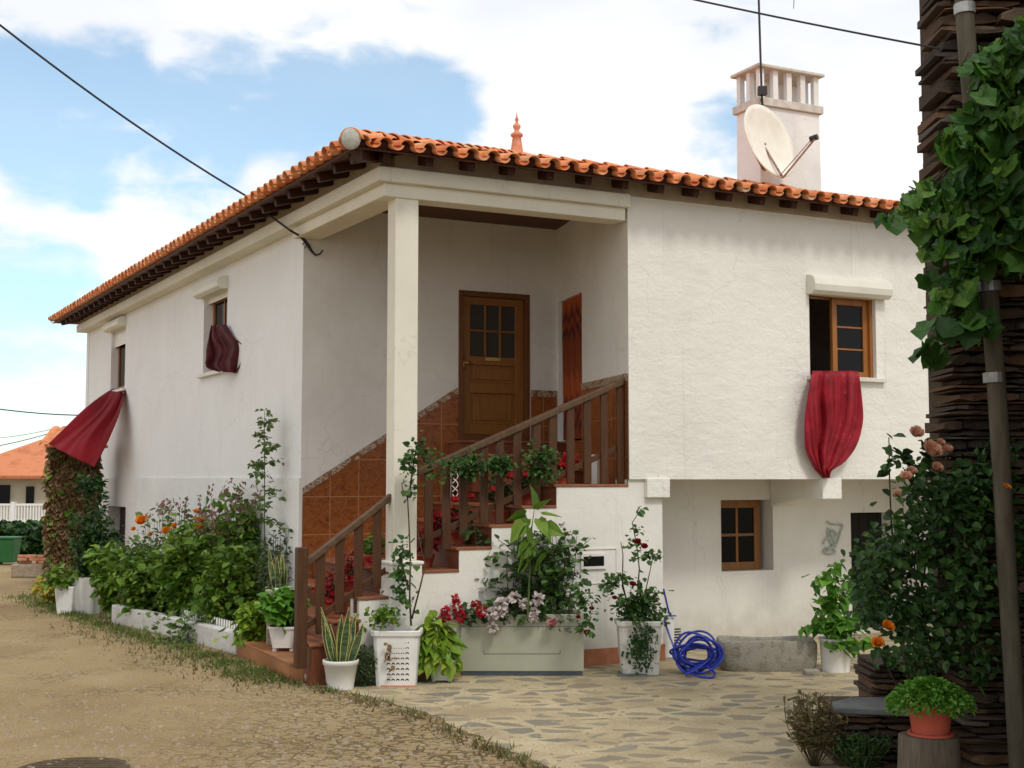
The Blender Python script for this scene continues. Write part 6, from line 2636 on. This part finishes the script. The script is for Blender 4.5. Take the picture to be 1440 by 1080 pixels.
# vine
VN = thing('grape_vine', 'big-leaved grape vine hanging over the slate wall and pipe', 'vine', W(1400, 300, 8.6))
Yv = 8.55
o0 = VN.location
vst = [[W(1460, 60, Yv), W(1400, 130, Yv), W(1340, 230, Yv), W(1290, 290, Yv), W(1245, 305, Yv)],
       [W(1460, 120, Yv), W(1390, 250, Yv), W(1330, 320, Yv), W(1304, 350, Yv), W(1302, 380, Yv), W(1301, 400, Yv)],
       [W(1400, 130, Yv), W(1390, 300, Yv), W(1370, 400, Yv), W(1330, 460, Yv), W(1300, 500, Yv)],
       [W(1340, 230, Yv), W(1300, 265, Yv), W(1278, 262, Yv)]]
vst = [[p - o0 for p in catmull(s_, 6)] for s_ in vst]
ob('vine_stem', stem_mesh(vst, .010, .004), 'stem_brown', VN, world=False, smooth=True)
P_, D_ = [], []
zones = [(1400, 90, 34, 34, 70), (1430, 60, 22, 36, 40), (1415, 160, 38, 50, 120), (1360, 200, 26, 34, 50), (1400, 260, 40, 40, 110), (1350, 290, 36, 34, 90), (1310, 300, 24, 22, 44), (1290, 275, 18, 12, 16), (1262, 303, 16, 8, 10), (1302, 262, 12, 8, 7),
         (1390, 340, 40, 20, 60), (1345, 340, 24, 16, 30), (1360, 375, 22, 16, 22), (1350, 420, 26, 22, 34), (1332, 412, 14, 14, 12), (1375, 450, 20, 14, 16), (1318, 330, 14, 8, 9), (1302, 355, 4, 8, 4), (1301, 386, 6, 7, 3), (1302, 492, 12, 12, 9), (1330, 455, 14, 8, 8), (1400, 120, 20, 20, 26), (1430, 330, 20, 60, 40)]
for (cx, cy, rx_, ry_, n_) in zones:
    for _ in range(n_):
        p = W(cx + R.gauss(0, rx_ * .55), cy + R.gauss(0, ry_ * .55), Yv + R.uniform(-.22, .25)) - o0
        P_.append(tuple(p))
        D_.append((R.uniform(-1, .6), -.35, -.6 + R.uniform(-.4, .4)))
mb = MB()
leaves(mb, P_, D_, .125, .066, shape='vine', droop=.5, fold=.45)
leaves(mb, P_[::3], D_[::3], .075, .04, shape='vine', droop=.5, fold=.4)
ob('foliage', mb, 'leaf_vine', VN, world=False)

# raised bed: ledge of slate, low stones
LG = thing('slate_ledge', 'low rough slate retaining ledge with flat capping slab at the bottom right', 'ledge', G(1240, 1060))
mb = MB()
zl = .40
y0 = G(1235, 1000, zl).y
xa, xb = W(1178, 1000, y0).x, W(1345, 1000, y0).x
z = 0
rr_ = random.Random(9)
while z < zl - .03:
    hh = rr_.uniform(.03, .06)
    x = xa + rr_.uniform(-.03, .06)
    while x < xb:
        ln = rr_.uniform(.1, .35)
        pr_ = rr_.uniform(-.05, .04)
        slab_stone(mb, x, x + ln - .006, y0 + pr_, y0 + .7, z, z + hh - .004, rr_)
        x += ln
    z += hh
ob('stonework', mb, 'slate_stone', LG, bevel=.006)
mb = MB()
sp_ = [(xa - .03, y0 + .02), (xa + .25, y0 - .05), (xb - .15, y0 - .16), (xb, y0 + .1), (xb, y0 + .55), (xa + .2, y0 + .45), (xa, y0 + .25)]
mb.add([(a, b, zl - .02) for a, b in sp_] + [(a, b, zl + .02) for a, b in sp_], [tuple(range(7))[::-1], tuple(range(7, 14))] + [(i, (i + 1) % 7, 7 + (i + 1) % 7, 7 + i) for i in range(7)])
ob('capping_slab', mb, 'slate_slab', LG, bevel=.008)
mb = MB()
x0s, x1s = W(1228, 960, y0 + .5).x, W(1330, 960, y0 + .5).x
z = zl
while z < zl + .26:
    hh = rr_.uniform(.03, .05)
    x = x0s + rr_.uniform(-.02, .02)
    while x < x1s:
        ln = rr_.uniform(.1, .3)
        pr_ = rr_.uniform(-.03, .03)
        slab_stone(mb, x, x + ln - .006, y0 + .5 + pr_, y0 + 1.0, z, z + hh - .004, rr_)
        x += ln
    z += hh
mb2 = MB()
mb.box(x0s + .02, x1s + .5, y0 + .62, y0 + 1.0, 0, zl + .1)
ob('back_stones', mb, 'slate_stone', LG, bevel=.006)

# stump and terracotta pot
stp = thing('tree_stump', 'sawn grey tree stump carrying the terracotta pot', 'stump', (W(1318, 1037, 8.45).x, 8.6, 0))
zs3 = W(1318, 1037, 8.5).z
mb = MB()
seg = 24
o_ = []
for (r_, z_) in ((.24, 0), (.205, .06), (.195, zs3 * .6), (.19, zs3 - .005), (.17, zs3), (.01, zs3)):
    for k in range(seg):
        an = 2 * pi * k / seg
        q = r_ * (1 + .05 * sin(an * 5) + .03 * sin(an * 11))
        o_.append((cos(an) * q, sin(an) * q, z_))
mb.add(o_, [(i * seg + k, i * seg + (k + 1) % seg, (i + 1) * seg + (k + 1) % seg, (i + 1) * seg + k) for i in range(5) for k in range(seg)])
ob('trunk', mb, 'stump_bark', stp, world=False, smooth=True)
tp = thing('terracotta_pot', 'terracotta pot of low dense green plant standing on the tree stump', 'potted plant', (stp.location.x, 8.58, zs3))
rp, hp_ = 31 * 8.5 / 1800, 46 * 8.5 / 1800
mb = MB()
mb.lathe([(rp * .9, 0), (rp * 1.02, .004), (rp * 1.02, .02), (rp * .85, .02)], (0, 0, 0), 28)
ob('saucer', mb, 'terracotta_pot', tp, world=False, smooth=False)
mb = MB()
mb.lathe([(rp * .8, .012), (rp * .97, hp_ - .04), (rp * 1.03, hp_ - .04), (rp * 1.04, hp_), (rp * .92, hp_), (rp * .9, hp_ - .04)], (0, 0, 0), 28)
ob('pot', mb, 'terracotta_pot', tp, world=False)
P_, D_ = [], []
for _ in range(2600):
    an, t_ = R.uniform(0, 2 * pi), sqrt(R.random())
    r_ = .27 * t_
    P_.append((cos(an) * r_, sin(an) * r_ * .8, hp_ + .13 * (1 - t_ ** 2) + R.uniform(-.06, .02)))
    D_.append((cos(an) * t_, sin(an) * t_, .7 - t_))
mb = MB()
leaves(mb, P_, D_, .028, .013, droop=0)
ob('foliage', mb, 'leaf_bright', tp, world=False)

# rose bush
RB = thing('rose_bush', 'large dark rose bush with peach and orange blooms in front of the slate wall', 'rose bush', (W(1320, 900, 9.3).x, y0 + .35, zl))
o0 = RB.location
zones = [(1330, 700, 60, 45, 800), (1290, 760, 55, 45, 900), (1370, 720, 50, 60, 800), (1240, 790, 40, 32, 560), (1280, 860, 50, 40, 800), (1360, 830, 55, 70, 900), (1230, 850, 28, 36, 320), (1400, 660, 32, 40, 360), (1300, 920, 45, 26, 320), (1380, 920, 40, 40, 300), (1215, 820, 20, 20, 130), (1290, 660, 26, 20, 130), (1245, 925, 16, 20, 60), (1425, 760, 20, 70, 200)]
P_, D_ = [], []
for (cx, cy, rx_, ry_, n_) in zones:
    for _ in range(int(n_ * .62)):
        p = W(cx + R.gauss(0, rx_ * .5), cy + R.gauss(0, ry_ * .5), 9.0 + R.uniform(-.25, .28) if cx > 1320 else 9.3 + R.uniform(-.45, .35)) - o0
        P_.append(tuple(p))
        D_.append((R.uniform(-1, 1), -.6, R.uniform(-.4, .5)))
mb = MB()
leaves(mb, P_[::2], D_[::2], .065, .030)
ob('foliage', mb, 'leaf_rose', RB, world=False)
mb = MB()
leaves(mb, P_[1::2], D_[1::2], .06, .027)
for (x0_, y0_, x1_, y1_, n_) in ((1290, 690, 1240, 610, 26), (1300, 660, 1300, 618, 20), (1280, 650, 1262, 640, 10), (1255, 640, 1252, 665, 8)):
    pts_ = []
    for k in range(n_):
        t_ = R.random()
        pts_.append(tuple(W(x0_ + (x1_ - x0_) * t_ + R.gauss(0, 5), y0_ + (y1_ - y0_) * t_ + R.gauss(0, 5), 9.1) - o0))
    leaves(mb, pts_, [(R.uniform(-1, 1), -.6, .1)] * n_, .075, .036)
ob('foliage', mb, 'leaf_dark', RB, world=False)
st = []
for (x, y) in ((1250, 615), (1300, 620), (1330, 640), (1270, 720), (1220, 800), (1360, 650), (1400, 640), (1240, 880), (1236, 905), (1300, 780)):
    a = Vector((R.uniform(-.15, .15), R.uniform(-.1, .1), -.02))
    b = W(x, y, 9.1) - o0
    mid = a.lerp(b, .55) + Vector((R.uniform(-.1, .1), 0, .15))
    st.append(catmull([a, mid, b], 6))
ob('stem', stem_mesh(st, .010, .004), 'stem_brown', RB, world=False, smooth=True)
flowers_px(RB, [(1308, 636, 8.85, .10), (1288, 611, 8.9, .065), (1274, 672, 8.8, .055), (1282, 664, 8.85, .05), (1317, 660, 8.85, .06), (1262, 696, 8.8, .04), (1333, 634, 8.85, .05), (1322, 624, 8.85, .045)], 'petal_peach')
flowers_px(RB, [(1247, 883, 8.65, .06), (1234, 906, 8.6, .06), (1261, 697, 9.0, .03), (1415, 686, 8.55, .035)], 'petal_orange')
flowers_px(RB, [(1236, 828, 9.0, .022), (1240, 795, 9.0, .02), (1271, 818, 9.0, .02), (1218, 783, 9.1, .025)], 'petal_pink', r=.02, name='rosebud')
# dry tuft at the ledge corner
dt = thing('dry_herb_tuft', 'dry straw-tipped herb tuft at the left end of the slate ledge', 'plant', at_ground(1150, 1082, .1))
add_plant(dt, (0, 0, 0), .50, .24, 40, 26, .045, .012, 'grass_dry', smat='stem_brown', off=.03, start=.3, r0=.003, droop=-.2)
dt2 = thing('green_tuft', 'dark green grassy tuft growing at the foot of the slate ledge', 'plant', at_ground(1215, 1088, .05))
add_plant(dt2, (0, 0, 0), .26, .2, 30, 14, .06, .01, 'leaf_dark', off=.02, start=.1, r0=.002, droop=-.3)

# ------------------------------------------------------------------ grass
mb = MB()
P_, D_ = [], []


def strip(pl_, width, n, h):
    g_ = [G(*p) for p in pl_]
    for _ in range(n):
        i = R.randrange(len(g_) - 1)
        p = g_[i].lerp(g_[i + 1], R.random())
        cl2 = .5 + .5 * sin(p.x * 7) * sin(p.y * 5)
        if R.random() > .12 + .88 * cl2 ** 1.5:
            continue
        P_.append((p.x + R.gauss(0, width), p.y + R.gauss(0, width), 0.0))
        D_.append((R.gauss(0, .5), R.gauss(0, .5), 1.6))


strip([(60, 850), (110, 868), (160, 884), (220, 900), (290, 922), (340, 938), (395, 958)], .10, 10000, .1)
strip([(70, 860), (140, 884), (230, 912), (320, 946), (380, 962)], .10, 1800, .1)
strip([(395, 958), (430, 966), (480, 976), (540, 990)], .05, 420, .06)
strip([(540, 990), (600, 1008), (660, 1040), (720, 1064), (780, 1095)], .04, 260, .06)
strip([(30, 838), (70, 850), (100, 866)], .2, 1800, .1)
ok = [(p, d) for p, d in zip(P_, D_)]
n_ = len(ok)
leaves(mb, [p for p, d in ok], [d for p, d in ok], .062, .007, droop=0, shape='blade')
tag(ob('verge_grass', mb, 'grass_blade'), kind='stuff')
mb = MB()
P_, D_ = [], []
strip([(420, 962), (480, 980), (540, 996), (600, 1014), (660, 1044), (720, 1068), (790, 1100)], .06, 1500, .04)
strip([(100, 880), (200, 912), (300, 945), (400, 970)], .2, 900, .04)
leaves(mb, P_, D_, .05, .009, droop=0, shape='blade')
tag(ob('dry_grass', mb, 'grass_dry'), kind='stuff')
# drain cover in the lane, bottom left
dcv = MB()
p = G(100, 1084)
dcv.lathe([(.40, .0), (.40, .012), (.36, .012), (.355, .008), (.001, .008)], (p.x, p.y, 0), 40)
for k in range(-4, 5):
    dcv.box(p.x - .3, p.x + .3, p.y + k * .07 - .012, p.y + k * .07 + .012, .008, .0125)
tag(ob('manhole_cover', dcv, 'stem_brown'), 'round rusty drain cover in the sandy lane at the bottom left', 'drain cover')

# loose gravel and grit on the lane
mb = MB()
for _ in range(4200):
    px_, py_ = R.uniform(-40, 900), 840 + 260 * R.random() ** .8
    p = G(px_, py_)
    if p.x > -.6 - (12.5 - p.y) * -.30 and p.y < 12.6 and R.random() < .6:
        continue
    if p.y > 12.9 and p.x > -2.3 - (p.y - 13) * .62:
        continue
    r_ = R.choice((.006, .008, .01, .012, .02))
    an = R.uniform(0, pi)
    q = []
    for k in range(5):
        a = an + 2 * pi * k / 5
        rr2 = r_ * R.uniform(.7, 1.2)
        q.append((p.x + cos(a) * rr2 * 1.3, p.y + sin(a) * rr2, .0))
    tpz = [(x * .55 + p.x * .45, y * .55 + p.y * .45, r_ * R.uniform(.5, .8)) for x, y, z in q]
    mb.add(q + tpz, [(5, 6, 7, 8, 9)] + [(k, (k + 1) % 5, 5 + (k + 1) % 5, 5 + k) for k in range(5)])
tag(ob('gravel', mb, 'fieldstone'), kind='stuff')
